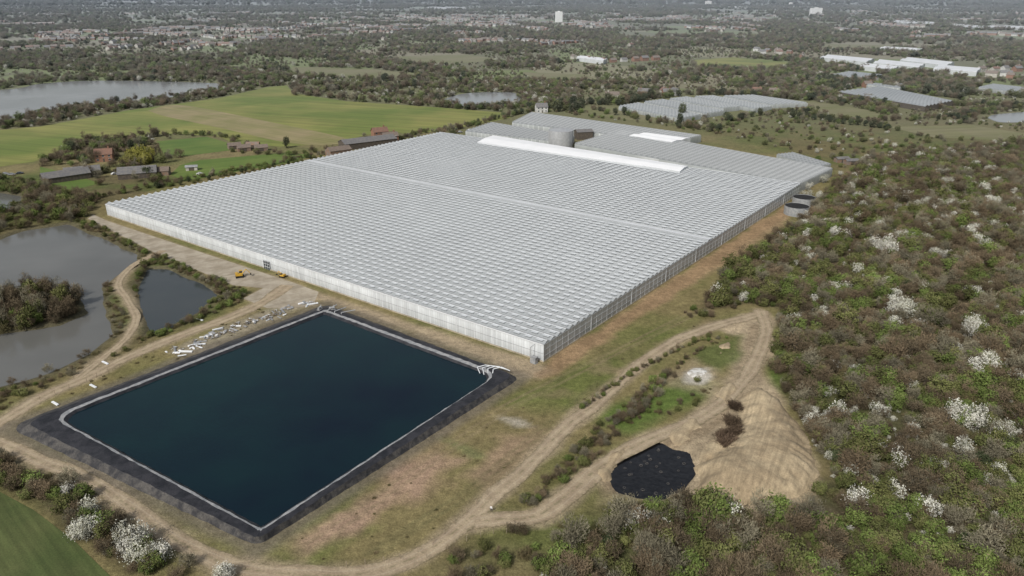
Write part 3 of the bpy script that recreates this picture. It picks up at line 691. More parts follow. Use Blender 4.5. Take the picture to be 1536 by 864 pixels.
hp.sort(key=lambda h:h[0]**2+h[1]**2)
hobj=[]
for i_,(a,b_,r) in enumerate(hp[:300]):
    s=random.uniform(.85,1.15)
    o=mk('house',hv[i_%5],loc=(a,b_,0),rz=r,scale=(s*random.uniform(.9,1.4),s,s));tag(o,'distant two storey house among trees','house','distant suburban houses');hobj.append(o)
def scatter(name,pts,rot,scl,idx,objs,label,cat):
    me=bpy.data.meshes.new(name);n=len(pts);me.vertices.add(n);me.vertices.foreach_set('co',np.asarray(pts,dtype=np.float32).ravel())
    for an,ty,key,dt in(('rot','FLOAT','value',rot),('idx','INT','value',idx),('scl','FLOAT_VECTOR','vector',scl)):
        a=me.attributes.new(an,ty,'POINT');a.data.foreach_set(key,np.asarray(dt,dtype=np.int32 if ty=='INT' else np.float32).ravel())
    o=mk(name,me);tag(o,label,cat,kind='stuff')
    ng=bpy.data.node_groups.new(name,'GeometryNodeTree');ng.interface.new_socket('Geometry',in_out='INPUT',socket_type='NodeSocketGeometry');ng.interface.new_socket('Geometry',in_out='OUTPUT',socket_type='NodeSocketGeometry')
    N=ng.nodes;K=ng.links;gi=N.new('NodeGroupInput');go=N.new('NodeGroupOutput')
    jn=N.new('GeometryNodeJoinGeometry')
    for ob in objs:
        oi=N.new('GeometryNodeObjectInfo');oi.transform_space='ORIGINAL';oi.inputs['Object'].default_value=ob;oi.inputs['As Instance'].default_value=True;K.new(oi.outputs['Geometry'],jn.inputs[0])
    ip=N.new('GeometryNodeInstanceOnPoints');ip.inputs['Pick Instance'].default_value=True
    def na(nm,ty):
        a=N.new('GeometryNodeInputNamedAttribute');a.data_type=ty;a.inputs['Name'].default_value=nm;return a.outputs['Attribute']
    cx=N.new('ShaderNodeCombineXYZ');K.new(na('rot','FLOAT'),cx.inputs[2])
    K.new(gi.outputs[0],ip.inputs['Points']);K.new(jn.outputs[0],ip.inputs['Instance']);K.new(na('idx','INT'),ip.inputs['Instance Index'])
    K.new(cx.outputs[0],ip.inputs['Rotation']);K.new(na('scl','FLOAT_VECTOR'),ip.inputs['Scale']);K.new(ip.outputs[0],go.inputs[0])
    md=o.modifiers.new('scatter','NODES');md.node_group=ng;return o
r_=hp[300:]
if r_: scatter('distant_houses',[(a,b_,0) for a,b_,c_ in r_],[c_ for a,b_,c_ in r_],np.stack([rng.uniform(.9,1.6,len(r_)),rng.uniform(.9,1.2,len(r_)),rng.uniform(.9,1.2,len(r_))],1),rng.integers(0,5,len(r_)),hobj[:5],'distant suburban houses between trees','houses')
# ---------------------------------------------------------------- trees
def leafcrown(seed,nC=60,nL=24,R=(2.5,2.5,2.1),zc=2.3,ls=.2,cr=.8,cone=False):
    r=np.random.default_rng(seed);v=[];f=[]
    lob=r.normal(size=(6,3));lob/=np.linalg.norm(lob,axis=1)[:,None];la=r.uniform(-.4,.35,6)
    for c in range(nC):
        d=r.normal(size=3);d/=np.linalg.norm(d);k=1+sum(la[j]*max(0,d@lob[j])**2 for j in range(6))
        rad=r.random()**.45*k
        p=d*rad*np.array(R)
        p[2]=max(p[2]+zc,.25)
        cw=cr*r.uniform(.5,1.3)
        for l in range(nL):
            q=p+r.normal(size=3)*cw*.5
            if q[2]<.05:q[2]=.05+r.random()*.3
            nrm=r.normal(size=3)+d*1.0+np.array([0,0,.6]);nrm/=np.linalg.norm(nrm)
            t=np.cross(nrm,r.normal(size=3));t/=np.linalg.norm(t)+1e-6;b_=np.cross(nrm,t);s=ls*r.uniform(.6,1.4)
            n=len(v);v+=[tuple(q+t*s),tuple(q+b_*s*.8),tuple(q-t*s),tuple(q-b_*s*.8)];f.append((n,n+1,n+2,n+3))
    return v,f
def twigcrown(seed,n=1500,R=(2.4,2.4,2.1),zc=2.4,w_=.042,ln=(.3,.7),up=.3,nc=34,sp=.45):
    r=np.random.default_rng(seed);v=[];f=[]
    lob=r.normal(size=(6,3));lob/=np.linalg.norm(lob,axis=1)[:,None];la=r.uniform(-.4,.35,6)
    cl=[]
    for c in range(nc):
        d=r.normal(size=3);d/=np.linalg.norm(d);k=1+sum(la[j]*max(0,d@lob[j])**2 for j in range(6));cl.append((d,d*r.random()**.45*k*np.array(R)*.95))
    for i in range(n):
        d,p=cl[r.integers(nc)]
        q=p+r.normal(size=3)*sp;q[2]=max(q[2]+zc,.2)
        g=d*.7+r.normal(size=3)*.7+np.array([0,0,up]);g/=np.linalg.norm(g);L_=r.uniform(*ln)
        s=np.cross(g,r.normal(size=3));s/=np.linalg.norm(s)+1e-6;ww=w_*r.uniform(.6,1.7)
        k=len(v);v+=[tuple(q-s*ww),tuple(q+s*ww),tuple(q+g*L_*.6+s*ww*.9),tuple(q+g*L_)];f.append((k,k+1,k+2,k+3))
    return v,f
def cm(name,vf,mt):
    me=bpy.data.meshes.new(name);me.from_pydata(vf[0],[],vf[1]);me.materials.append(mt);me.update();return me
def trunk(seed,h=2.8,r0=.17,sp=1.6):
    r=random.Random(seed);bb=B();top=Vector((r.uniform(-.2,.2),r.uniform(-.2,.2),h*.55))
    bb.cyl((0,0,-.2),top,r0,r0*.7,7)
    for k in range(6):
        a=k*1.05+r.uniform(-.3,.3);e=top+Vector((math.cos(a)*sp*r.uniform(.5,1),math.sin(a)*sp*r.uniform(.5,1),h*r.uniform(.35,.75)))
        bb.cyl(top*.9,e,r0*.5,r0*.16,5,caps=False)
        e2=e+Vector((r.uniform(-.6,.6),r.uniform(-.6,.6),r.uniform(.3,.8)));bb.cyl(e,e2,r0*.16,.015,4,caps=False)
    return bb.mesh('trunk',[M['bark']])
T={}
T['bare']=[(trunk(k),cm('crown',twigcrown(k),M['twig'])) for k in(1,2,3,14)]+[(trunk(9,3.4,.2),cm('crown',twigcrown(9,1500,(1.9,1.9,2.6),3.2,up=1.0),M['twig']))]
T['green']=[(trunk(k),cm('crown',leafcrown(k,ls=.17,nL=28),M['green'])) for k in(4,5,6,15)]
T['blossom']=[(trunk(k),cm('crown',leafcrown(k,50,26,ls=.13,cr=.85),M['blossom'])) for k in(7,8,16)]
T['ever']=[(trunk(10),cm('crown',leafcrown(10,60,22,R=(1.8,1.8,2.6),zc=2.9),M['ever'])),(trunk(11),cm('crown',leafcrown(11),M['ever']))]
T['willow']=[(trunk(12),cm('crown',leafcrown(12,70,26,R=(2.6,2.6,2.2),ls=.16),M['willow']))]
T['reed']=[(trunk(13,1,.03,.3),cm('crown',twigcrown(13,700,(2.2,2.2,.6),.5,.04,(.5,1.0),1.2),M['reed'])),(trunk(17,1,.03,.3),cm('crown',twigcrown(17,700,(2.4,1.8,.5),.4,.04,(.4,.9),1.2),M['reed']))]
KN=['bare','green','blossom','ever','willow','reed']
NAMES=dict(bare='bare_tree',green='leafy_tree',blossom='blossom_tree',ever='evergreen_tree',willow='willow_tree',reed='reed_clump')
PT=[]
excl=[ghpoly,toe,apron,frontdirt,rightdirt,worksite]+blocksW
allf=list(fieldW.values())+list(farl.values())
lk=list(lakes.values())
tl=[(P[::3],w_) for P,w_ in trackW.values()]
def keep(x,y,water=True,marg=1.0,tk=True):
    ok=np.ones(len(x),bool)
    nr=(np.hypot(x,y)<900)
    for P in excl: ok&=sdpoly(x,y,P)>marg
    for P in allf: ok&=sdpoly(x,y,P)>2
    if water:
        for P in lk: ok&=sdpoly(x,y,P)>1.0
    if tk:
        for P,w_ in tl: ok&=~(nr&(dline(x,y,P)<w_*.5+marg+.3))
    return ok
def addp(x,y,kinds,wts,smin,smax,zr=(.8,1.15),z=0):
    k=rng.choice(len(kinds),len(x),p=np.array(wts)/sum(wts))
    for i_ in range(len(x)):
        s=smin+(smax-smin)*rng.random()**1.4
        if kinds[k[i_]]=='blossom':s*=.9
        PT.append((x[i_],y[i_],z,kinds[k[i_]],s,s*rng.uniform(*zr)))
def zone(P,dens,kinds,wts,smin,smax,**kw):
    P=P if isinstance(P,np.ndarray) else WP(P)
    mn,mx=P.min(0),P.max(0);n=int((mx-mn).prod()*dens)
    q=mn+(mx-mn)*rng.random((n,2));x,y=q[:,0],q[:,1];ok=sdpoly(x,y,P)<0
    x,y=x[ok],y[ok];fn=kw.pop('fn',None)
    if fn is not None:
        ok=fn(x,y)>rng.random(len(x));x,y=x[ok],y[ok]
    wt=kw.pop('water',True);mg=kw.pop('marg',1.0);ok=keep(x,y,wt,mg);addp(x[ok],y[ok],kinds,wts,smin,smax,**kw)
def hedge(l,step,kinds,wts,smin,smax,jit=1.0,chk=False):
    P=smooth_line(WP(l),step);x=P[:,0]+rng.normal(0,jit,len(P));y=P[:,1]+rng.normal(0,jit,len(P))
    if chk: ok=keep(x,y);x,y=x[ok],y[ok]
    addp(x,y,kinds,wts,smin,smax)
sc1=lambda x,y:np.clip((fbm(x,y,45,51)-.46)*6,0,1)*.88+.12
sc2=lambda x,y:np.clip((.60-fbm(x,y,45,51))*6,0,1)*.88+.12
clipx=lambda f:(lambda x,y:f(x,y)*(x<y*.75+60)*(y>95))
zone(scrub,.13,['bare','green','reed'],[10,2.5,2],.45,1.25,fn=clipx(sc1))
zone(scrub,.12,['green','bare','reed'],[7,4,1.5],.4,1.1,fn=clipx(sc2))
zone(scrub,.010,['bare','green'],[2,1],1.1,1.6,fn=clipx(lambda x,y:x*0+1))
bl=lambda x,y:np.clip((fbm(x,y,34,71)-.47)*6,0,1)+.14
zone(scrub,.009,['blossom'],[1],.5,1.3,fn=clipx(bl))
zone(scrub,.018,['blossom'],[1],.25,.5,fn=clipx(bl))
zone([(1180,280),(1300,240),(1536,215),(1700,215),(1700,420),(1200,350)],.008,['blossom'],[1],.6,1.5,fn=clipx(lambda x,y:x*0+.7))
zone([(1180,620),(1300,570),(1700,560),(1700,850),(1250,830),(1200,720)],.02,['blossom'],[1],.25,.5,fn=clipx(lambda x,y:x*0+.6))
zone([(1060,790),(1180,765),(1250,740),(1536,690),(1700,700),(1700,900),(1040,900)],.03,['green'],[1],.7,1.15,fn=clipx(lambda x,y:np.clip((fbm(x,y,28,95)-.4)*5,0,1)))
zone(scrub,.0015,['ever'],[1],.5,.9,fn=clipx(lambda x,y:x*0+1))
zone(heath,.012,['bare','green','blossom','reed'],[6,5,1.5,3],.4,1.0)
zone([(800,864),(860,812),(1000,765),(1250,775),(1250,900),(800,900)],.03,['bare'],[1],.9,1.4,zr=(1,1.3))
zone([(620,880),(640,850),(720,812),(790,792),(900,780),(860,812),(800,864),(790,900)],.06,['bare','reed','green'],[4,3,3],.3,.8)
for u,v_,s in((1325,372,2.2),(1348,468,2.1),(1478,548,1.7),(1462,495,1.8),(1440,630,1.8),(1458,342,1.4),(1275,278,1.3),(1488,300,1.5),(1365,290,1.3),(1230,290,1.1),(205,822,1.7),(120,798,1.3),(232,838,1.2),(1215,612,.8),(1390,300,1.3),(1500,650,1.3),(340,858,1.0),(1460,440,1.4),(1420,380,1.1),(1530,570,1.2),(1410,270,1.3),(1330,262,1.1)):
    x_,y_=W(u,v_+8)
    for k in range(5): PT.append((x_+random.gauss(0,.8)*s,y_+random.gauss(0,.8)*s,0,'blossom',s*random.uniform(.5,.8),s*random.uniform(.65,.9)))
zone([(762,775),(790,745),(870,668),(915,622),(965,580),(1005,560),(990,592),(930,652),(862,722),(815,762)],.34,['bare','reed','green'],[6,3,2],.25,.65,marg=.2)
zone([(930,640),(1060,560),(1080,575),(1060,605),(980,640)],.06,['green','bare','reed'],[3,2,2],.2,.5)
hedge([(875,612),(940,566),(1020,524),(1065,503)],1.3,['bare','green','reed'],[2,2,1],.2,.45,.6)
hedge([(1010,560),(1040,530),(1090,505)],1.5,['bare','green','reed'],[1,1,1],.2,.4,1)
zone([(1020,470),(1085,440),(1120,455),(1060,485)],.08,['bare','green'],[2,1],.3,.7)
zone(gz,.010,['reed'],[1],.12,.25)
zone([(-60,660),(0,680),(80,715),(170,760),(240,812),(300,864),(190,880),(150,840),(100,800),(50,755),(-60,720)],.13,['bare','green','blossom','reed'],[8,3,.8,1],.45,1.15)
zone([(-60,590),(0,585),(70,572),(110,562),(60,590),(0,620),(-60,640)],.12,['bare','reed','green'],[4,3,3],.3,.65)
zone([(105,322),(140,332),(230,375),(240,385),(205,395),(200,378),(150,352),(100,338)],.18,['reed','green','bare'],[4,4,3],.3,.65)
zone([(235,382),(360,432),(372,450),(300,480),(240,505),(215,510),(208,470),(200,430),(215,398)],.26,['reed','green','bare'],[4,4,2],.28,.6)
zone([(110,570),(180,525),(200,505),(230,515),(160,545)],.09,['reed','green'],[4,2],.25,.5)
zone([(150,430),(178,408),(175,430),(190,460),(195,490),(165,515),(168,490),(152,460)],.16,['reed','bare','green'],[4,2,1],.25,.55)
zone([(240,520),(400,455),(440,462),(300,530),(120,590),(60,610)],.03,['reed'],[1],.15,.3,marg=.2)
zone(isl,.085,['bare','reed','green'],[8,1,1.5],.6,1.25,water=False,zr=(1.1,1.7))
zone([(-80,262),(60,270),(110,290),(150,300),(130,325),(100,335),(30,345),(-80,365)],.055,['bare','green','reed'],[6,4,2],.6,1.3)
zone([(0,555),(130,528),(150,520),(120,562),(0,592)],.10,['reed','bare'],[3,2],.3,.6)
hedge([(135,300),(220,282),(300,266),(480,233),(600,208),(640,196)],3,['bare','green'],[2,1],.5,.9,1.2)
hedge([(240,282),(300,272),(330,266),(440,246),(480,236)],4,['green','ever'],[3,1],.5,.8,1.2)
hedge([(640,200),(700,190),(768,174),(800,166)],4,['bare','green','ever'],[3,2,1],.7,1.2,2)
hedge([(-60,200),(0,188),(60,176),(140,163),(250,150),(335,136),(400,128)],5,['bare','green','blossom'],[6,2,.5],1.0,1.7,5)
hedge([(-60,194),(0,186),(60,173),(140,161),(250,148)],7,['bare','blossom'],[6,1],1.0,1.7,5)
hedge([(90,240),(110,220),(190,210),(260,202),(340,206),(350,215)],6,['bare','green'],[3,2],.7,1.2,2)
hedge([(350,228),(420,232),(480,228),(520,222)],5,['bare','green'],[3,2],.6,1.0,2)
hedge([(440,140),(520,150),(640,158),(700,163),(760,168)],6,['bare','green','ever'],[5,2,1],1.0,1.7,5)
hedge([(860,160),(960,178),(1030,192),(1080,200)],6,['bare','ever','green'],[3,2,2],.9,1.5,3)
zone([(780,165),(860,158),(925,150),(1050,140),(1240,146),(1230,152),(1040,142),(920,162),(870,172)],.014,['bare','ever','green'],[4,4,2],1.1,2.0)
zone([(1210,120),(1300,120),(1420,125),(1460,140),(1440,152),(1300,128),(1250,138)],.012,['bare','ever','green'],[4,3,2],1.1,2.0)
hedge([(1200,166),(1260,180),(1400,178),(1536,160)],5,['bare','ever','green'],[4,2,2],.8,1.5,4)
hedge([(1090,182),(1150,172),(1220,164)],5,['bare','ever','green'],[4,2,2],.8,1.4,3)
zone([(60,225),(130,210),(260,215),(300,235),(250,250),(240,285),(90,285),(60,262)],.008,['bare','green','ever'],[5,2,1],.8,1.5)
for u,v_,s in((207,243,2.6),(196,248,1.9),(222,246,1.8),(105,232,1.8)):
    x_,y_=W(u,v_)
    for k in range(3): PT.append((x_+random.gauss(0,2.2),y_+random.gauss(0,2),0,'willow' if u>110 else 'reed',s*random.uniform(.6,.85),s*random.uniform(.7,1)))
for u,v_,s in((235,236,2.2),(1022,176,2.4),(870,168,2),(1190,176,1.5),(430,222,1.6),(860,160,2.2),(1020,186,1.8)):
    x_,y_=W(u,v_);PT.append((x_,y_,0,'ever' if u!=235 else 'bare',s*.8,s))
for k in range(14):
    t=k/13;u=1188+t*142;v_=176+t*18+random.uniform(-1,1);x_,y_=W(u,v_);s=random.uniform(.9,1.3);PT.append((x_,y_,0,'ever',s*1.1,s))
hcell={};
for a,b_,c_ in hp:
    for dx in(-1,0,1):
        for dy in(-3,-2,-1,0,1): hcell[(int(a//20)+dx,int(b_//20)+dy)]=min(hcell.get((int(a//20)+dx,int(b_//20)+dy),9),abs(dx)+abs(dy))
def ringz(r0,r1,n,smin,smax,thr,kinds,wts,seed,sc_=170):
    r=np.sqrt(rng.uniform(r0*r0,r1*r1,n));a=rng.uniform(-.66,.66,n);x=r*np.sin(a);y=r*np.cos(a)
    ok=(fbm(x,y,sc_,seed)+.35*fbm(x,y,sc_*.3,seed+3)>thr)|(np.abs(vn(x,y,sc_*.7,seed+8)-.5)<.035)
    x,y=x[ok],y[ok]
    ok=(sdpoly(x,y,scrub)>0)&(sdpoly(x,y,heath)>0)&(y>480)
    x,y=x[ok],y[ok];ok=keep(x,y,marg=3);x,y=x[ok],y[ok]
    n0=len(PT);addp(x,y,kinds,wts,smin,smax)
    new=[]
    for t_ in PT[n0:]:
        h_=hcell.get((int(t_[0]//20),int(t_[1]//20)))
        if h_ is not None:
            if rng.random()<(.7 if h_<2 else .4): continue
            k=min(t_[4],1.25)/t_[4];t_=(t_[0],t_[1],t_[2],t_[3],t_[4]*k,t_[5]*k*.8)
        new.append(t_)
    PT[n0:]=new
K4=['bare','green','blossom','ever'];
ringz(600,1000,9000,.8,1.6,.65,K4,[10,7,1,.9],61)
ringz(600,1100,9500,.35,.8,.3,K4,[8,8,2.6,.3],61)
ringz(1000,1800,20000,1.0,1.9,.66,K4,[10,7,.6,1],62,120)
ringz(1000,1800,8000,.5,1.0,.3,K4,[8,8,1.4,.3],62)
ringz(1800,3200,24000,1.2,2.3,.62,K4,[10,6,.3,1.2],63,180)
ringz(3200,6500,24000,1.8,3.4,.60,K4,[10,6,.1,1],64,300)
ringz(6500,14000,12000,4,8,.55,K4,[10,5,.0,1],65,700)
print('points',len(PT))
X_=np.array([p_[0] for p_ in PT]);Y_=np.array([p_[1] for p_ in PT]);SC=np.array([p_[4] for p_ in PT])
dist=np.sqrt(X_**2+Y_**2+H*H);size=SC/dist
vis=np.array([inview(p_[0],p_[1],2,0) for p_ in PT])
KI=np.array([KN.index(p_[3]) for p_ in PT])
used=np.zeros(len(PT),bool);firsts={}
caps=dict(bare=300,green=300,blossom=300,ever=80,willow=12,reed=100)
lab=dict(bare='bare brown tree in dense scrub',green='budding olive green tree in scrub',blossom='bush covered in white blossom among brown scrub',ever='dark evergreen tree beside hedges',willow='yellow green willow tree beside farmhouse',reed='clump of dry tan reeds and brambles')
for ki,kn in enumerate(KN):
    idx=np.where((KI==ki)&vis)[0];idx=idx[np.argsort(-size[idx])][:caps[kn]]
    used[idx]=True
    for c_,i_ in enumerate(idx):
        var=c_%len(T[kn]);tm,cmh=T[kn][var];x_,y_,z_,_,sx,sz=PT[i_]
        e=mk(NAMES[kn],None,loc=(x_,y_,-.05),rz=random.uniform(0,6.28),scale=(sx,sx,sz))
        tag(e,lab[kn],'tree' if kn!='reed' else 'bush',{'bare':'bare trees in the scrub','green':'green trees in the scrub','blossom':'white blossoming bushes','ever':'dark evergreen trees','willow':'willow trees at the farm','reed':'reed clumps'}[kn])
        t_=mk('trunk' if kn!='reed' else 'stem',tm,e);c2=mk('crown',cmh,e)
        firsts.setdefault((kn,var),c2)
    rest=np.where((KI==ki)&~used)[0]
    if len(rest)==0: continue
    ob=[firsts[(kn,v_)] for v_ in range(len(T[kn])) if (kn,v_) in firsts]
    pts=[(PT[i_][0],PT[i_][1],-.05) for i_ in rest];scl=[(PT[i_][4],PT[i_][4],PT[i_][5]) for i_ in rest]
    scatter(dict(bare='bare_woodland',green='green_scrub',blossom='blossom_scrub',ever='evergreen_woodland',willow='willows',reed='reeds')[kn],pts,rng.uniform(0,6.28,len(rest)),scl,rng.integers(0,len(ob),len(rest)),ob,dict(bare='mass of bare brown trees and thicket',green='mass of olive green budding scrub',blossom='white blossom scattered through scrub',ever='dark evergreen woodland clumps',willow='willows',reed='dry reeds and brambles on banks')[kn],'trees')
# ---------------------------------------------------------------- heaps and pits
def heap(name,P,h,mt,res,label,cat,k=5.0,rough=.5,z0=0.,kind=None,gully=0):
    mn,mx=P.min(0)-2,P.max(0)+2;gx=np.arange(mn[0],mx[0],res);gy=np.arange(mn[1],mx[1],res);X,Y=np.meshgrid(gx,gy);s=sdpoly(X.ravel(),Y.ravel(),P).reshape(X.shape)
    s2=s+(fbm(X,Y,5,8)-.5)*4
    c=P.mean(0);ang=np.arctan2(Y-c[1],X-c[0]);gl=vn(ang*9,ang*0+2,1,12)+.5*vn(ang*21,ang*0+7,1,13)
    z=np.where(s2<0,h*(1-np.exp(s2/k))*(.6+.7*fbm(X,Y,16,2))+rough*(fbm(X,Y,2.5,5)-.5)*np.clip(-s2/2,0,1)-gully*gl*np.clip(-s2/2,0,1)*np.exp(s2/5),-.45)+z0
    v=np.stack([X-c[0],Y-c[1],z],-1).reshape(-1,3);nx=len(gx);f=[];sr=s2.ravel()
    for j in range(len(gy)-1):
        for i in range(nx-1):
            a=j*nx+i
            if min(sr[a],sr[a+1],sr[a+nx],sr[a+nx+1])<.2: f.append((a,a+1,a+nx+1,a+nx))
    bb=B();bb.v=[tuple(q) for q in v];bb.f=f;bb.m=[0]*len(f);o=bb.obj(name,[mt],loc=(c[0],c[1],0));o.data.polygons.foreach_set('use_smooth',[True]*len(f))
    return tag(o,label,cat,kind=kind)
heap('earth_mound',mound,4.6,M['soil'],.55,'large pale tan earth mound beside black pit','earth mound',3.5,.7,gully=.9)
c=pit.mean(0)
sheet('pit_water',curvy(c+(pit-c)*1.06),-.35,M['black'],'glossy black water filled pit beside earth mound','pit')
heap('lime_heap',WP([(1032,558),(1042,553),(1054,554),(1058,562),(1046,567),(1034,565)]),.3,M['lime'],.4,'small white powder heap on bare ground','heap',1.5,.25,z0=.15)
heap('earth_bank',WP([(1042,700),(1060,672),(1085,655),(1092,672),(1060,700),(1046,716)]),1.5,M['soil'],.6,'low pale soil bank beside pit','earth mound',3,.7)
for q in ([(893,712),(930,672),(948,668),(925,690),(910,735)],[(985,757),(1030,735),(1046,745),(1010,768)],[(1075,590),(1100,570),(1110,582),(1090,610)],[(1075,520),(1095,512),(1100,522),(1080,530)],[(1000,655),(1040,630),(1050,640),(1015,668)]):
    heap('earth_bank',WP(q),1.1,M['soil'],.5,'low ridge of dumped soil beside track','earth mound',2.0,.7)
tb=B();nseg=14
for i in range(nseg):
    for j in range(6):
        a=2*math.pi*i/nseg;b_=2*math.pi*j/6;r=.38+.13*math.cos(b_);tb.v.append((math.cos(a)*r,math.sin(a)*r,.13*math.sin(b_)))
for i in range(nseg):
    for j in range(6): tb.f.append((i*6+j,((i+1)%nseg)*6+j,((i+1)%nseg)*6+(j+1)%6,i*6+(j+1)%6));tb.m.append(0)
tym=tb.mesh('old_tyre',[M['liner2']])
pc=pit.mean(0)
for k in range(22):
    r=random.random()**.5
    q=pc+(pit[k%len(pit)]-pc)*r*.85
    o=mk('old_tyre',tym,loc=(q[0],q[1],-.32),rz=random.gauss(.9,.5),scale=[random.uniform(.6,1.1)]*3);tag(o,'old grey tyre floating in black pit','tyre','tyres floating in the black pit')
dm=crown_mat('dead_branches',(.15,.11,.075),(.12,.085,.06),None)
v,f=twigcrown(77,1100,(2.3,3.2,.45),.45,.045,(.6,1.8),.2);bm=cm('brush_pile',(v,f),dm)
for u,v_,r,s in((1090,668,.3,1.2),(1102,655,1.2,1.1),(1097,636,.1,1.0),(1084,655,2,.7),(1101,612,.2,.8)):
    x_,y_=W(u,v_);o=mk('brush_pile',bm,loc=(x_,y_,.5),rz=r,scale=(s,s*1.2,s));tag(o,'dark brown pile of cut branches beside mound','brush pile')
# ---------------------------------------------------------------- stored materials
def mk_kind(k):
    bb=B();r=random.Random(k)
    if k%3==0:
        for i in range(4):
            for j in range(2): bb.cyl((-2.4,i*.22-.4+(j%2)*.11,.11+j*.19),(2.4,i*.22-.4+(j%2)*.11,.11+j*.19),.1,.1,8)
        return 'pipe_bundle',bb,[M['white'] if k<3 else M['strip']],'bundle of pale pipes on gravel'
    if k%3==1:
        for j in range(3): bb.box((r.uniform(-.2,.2),0,.1+j*.14),(2.4,1.1,.1),rz=r.uniform(-.06,.06),m=j%2)
        for a in(-1.0,0,1.0): bb.box((a,0,.025),(.1,1.1,.05),m=1)
        return 'panel_stack',bb,[M['bright'] if k<3 else M['strip'],M['wood']],'stack of pale panels and timber on gravel'
    for j in range(10): bb.box((r.uniform(-.9,.9),r.uniform(-.9,.9),.12+j*.06),(r.uniform(1.0,2.6),.18,.08),rz=r.uniform(0,3),tilt=r.uniform(-.2,.2),m=j%3)
    return 'timber_pile',bb,[M['wood'],M['darkwood'],M['white']] if k<3 else [M['wood'],M['strip'],M['darkwood']],'untidy pile of timber and scrap on gravel'
kinds_=[]
for k in range(6):
    nme,bb,mm,lb=mk_kind(k);kinds_.append((nme,bb.mesh(nme,mm),lb))
P=smooth_line(WP([(262,532),(310,508),(360,490),(410,472),(462,456)]),1)
for i_ in range(90):
    p_=P[random.randrange(len(P))];nme,me_,lb=random.choice(kinds_);s=random.uniform(.45,.9)
    o=mk(nme,me_,loc=(p_[0]+random.gauss(0,1.9),p_[1]+random.gauss(0,1.7),.06),rz=random.choice([.5,2.1])+random.uniform(-.6,.6),scale=(s,s,s));tag(o,lb,'building materials','materials stored beside the reservoir track')
for u,v_ in((140,580),(158,545),(300,480),(83,606)):
    nme,me_,lb=kinds_[0];x_,y_=W(u,v_);o=mk(nme,me_,loc=(x_,y_,.1),rz=-.6,scale=(.7,.7,.7));tag(o,lb,'building materials','materials stored beside the reservoir track')
def tube(pts,r,mt,name,label):
    bb=B()
    for a,b_ in zip(pts[:-1],pts[1:]): bb.cyl(a,b_,r,r,10)
    o=bb.obj(name,[mt]);tag(o,label,'pipe','pale pipes crossing the reservoir bank')
for k in range(4):
    a=W(716+k*8,551+k*1,1.8);b_=W(728+k*8,548+k,2.0);c_=W(750+k*5,551+k*2,1.7);d=W(720+k*6,560+k*2,1.0)
    tube([(*d,1.0),(*a,1.9),(*b_,2.1),(*c_,1.9)],.15,M['capping'],'water_pipe','pale water pipe crossing the black bank')
for k in range(3):
    a=W(492+k*10,466+k*2,1.8);b_=W(505+k*14,458+k*4,1.7);tube([(*a,1.1),(*a,2.1),(*b_,2.0)],.16,M['steel'],'water_pipe','grey suction pipe at the reservoir corner')
def pump(u,v_,rot):
    x_,y_=W(u,v_,1.5);e=mk('pump_unit',None,loc=(x_,y_,1.5),rz=rot);tag(e,'small grey pump unit with pipework on bank','pump')
    bb=B();bb.box((0,0,.1),(2.4,1.2,.2));bb.cyl((-1,0,.7),(.3,0,.7),.4,.4,12);bb.obj('motor',[M['strip']],e)
    bb=B();bb.cyl((.3,0,.7),(1.0,0,.7),.55,.3,12);bb.cyl((.7,0,.7),(.7,0,1.6),.14,.14,8);bb.obj('casing',[M['steel']],e)
pump(498,464,.3);pump(480,464,1.2)
x_,y_=G(-2.2,2.0);e=mk('control_cabinet',None,loc=(x_,y_,0),rz=rz);tag(e,'dark grey control cabinet and pipes at glasshouse corner','cabinet')
bb=B();bb.box((0,0,1.1),(1.4,1.8,2.0));bb.box((0,0,2.15),(1.6,2.0,.12));bb.box((0,0,.05),(1.6,2.0,.1));bb.obj('housing',[M['strip']],e)
bb=B();bb.cyl((-.3,1.3,0),(-.3,1.3,5.2),.12,.12,8);bb.cyl((-.3,1.3,5.2),(1.9,1.3,5.4),.12,.12,8);bb.obj('pipe',[M['steel']],e)
# ---------------------------------------------------------------- machines and cars
def excavator(u,v_,rot,s_=.8):
    x_,y_=W(u,v_);e=mk('excavator',None,loc=(x_,y_,.06),rz=rot,scale=(s_,s_,s_));tag(e,'yellow tracked excavator parked on the gravel apron','excavator')
    for s in(-1,1):
        bb=B();bb.box((0,s*1.1,.45),(3.0,.5,.55));bb.cyl((-1.5,s*1.1-.25,.45),(-1.5,s*1.1+.25,.45),.42,.42,14);bb.cyl((1.5,s*1.1-.25,.45),(1.5,s*1.1+.25,.45),.42,.42,14);bb.obj('track',[M['rubber']],e)
    bb=B();bb.box((-.3,0,1.45),(3.0,2.3,.9));bb.box((-1.3,0,2.0),(1.2,2.2,.5));bb.cyl((0,0,.7),(0,0,1.05),.7,.7,16);bb.obj('body',[M['yellow']],e)
    bb=B();bb.box((.6,.6,2.3),(1.3,1.0,1.3));bb.obj('cab',[M['glass']],e);bb=B();bb.box((.6,.6,3.0),(1.4,1.1,.12));bb.obj('cab_roof',[M['yellow']],e)
    bb=B();bb.cyl((1.1,-.3,1.7),(3.0,-.3,3.6),.24,.2,6);bb.cyl((3.0,-.3,3.6),(4.6,-.3,1.6),.18,.14,6);bb.obj('boom',[M['yellow']],e)
    bb=B();bb.add([(4.3,-.8,.9),(4.3,.2,.9),(5.0,.2,1.6),(5.0,-.8,1.6),(5.1,-.8,.7),(5.1,.2,.7)],[(0,1,2,3),(0,4,5,1),(0,3,4),(1,5,2)]);bb.obj('bucket',[M['rubber']],e)
excavator(360,416,.4,.9);excavator(424,416,2.7,.65)
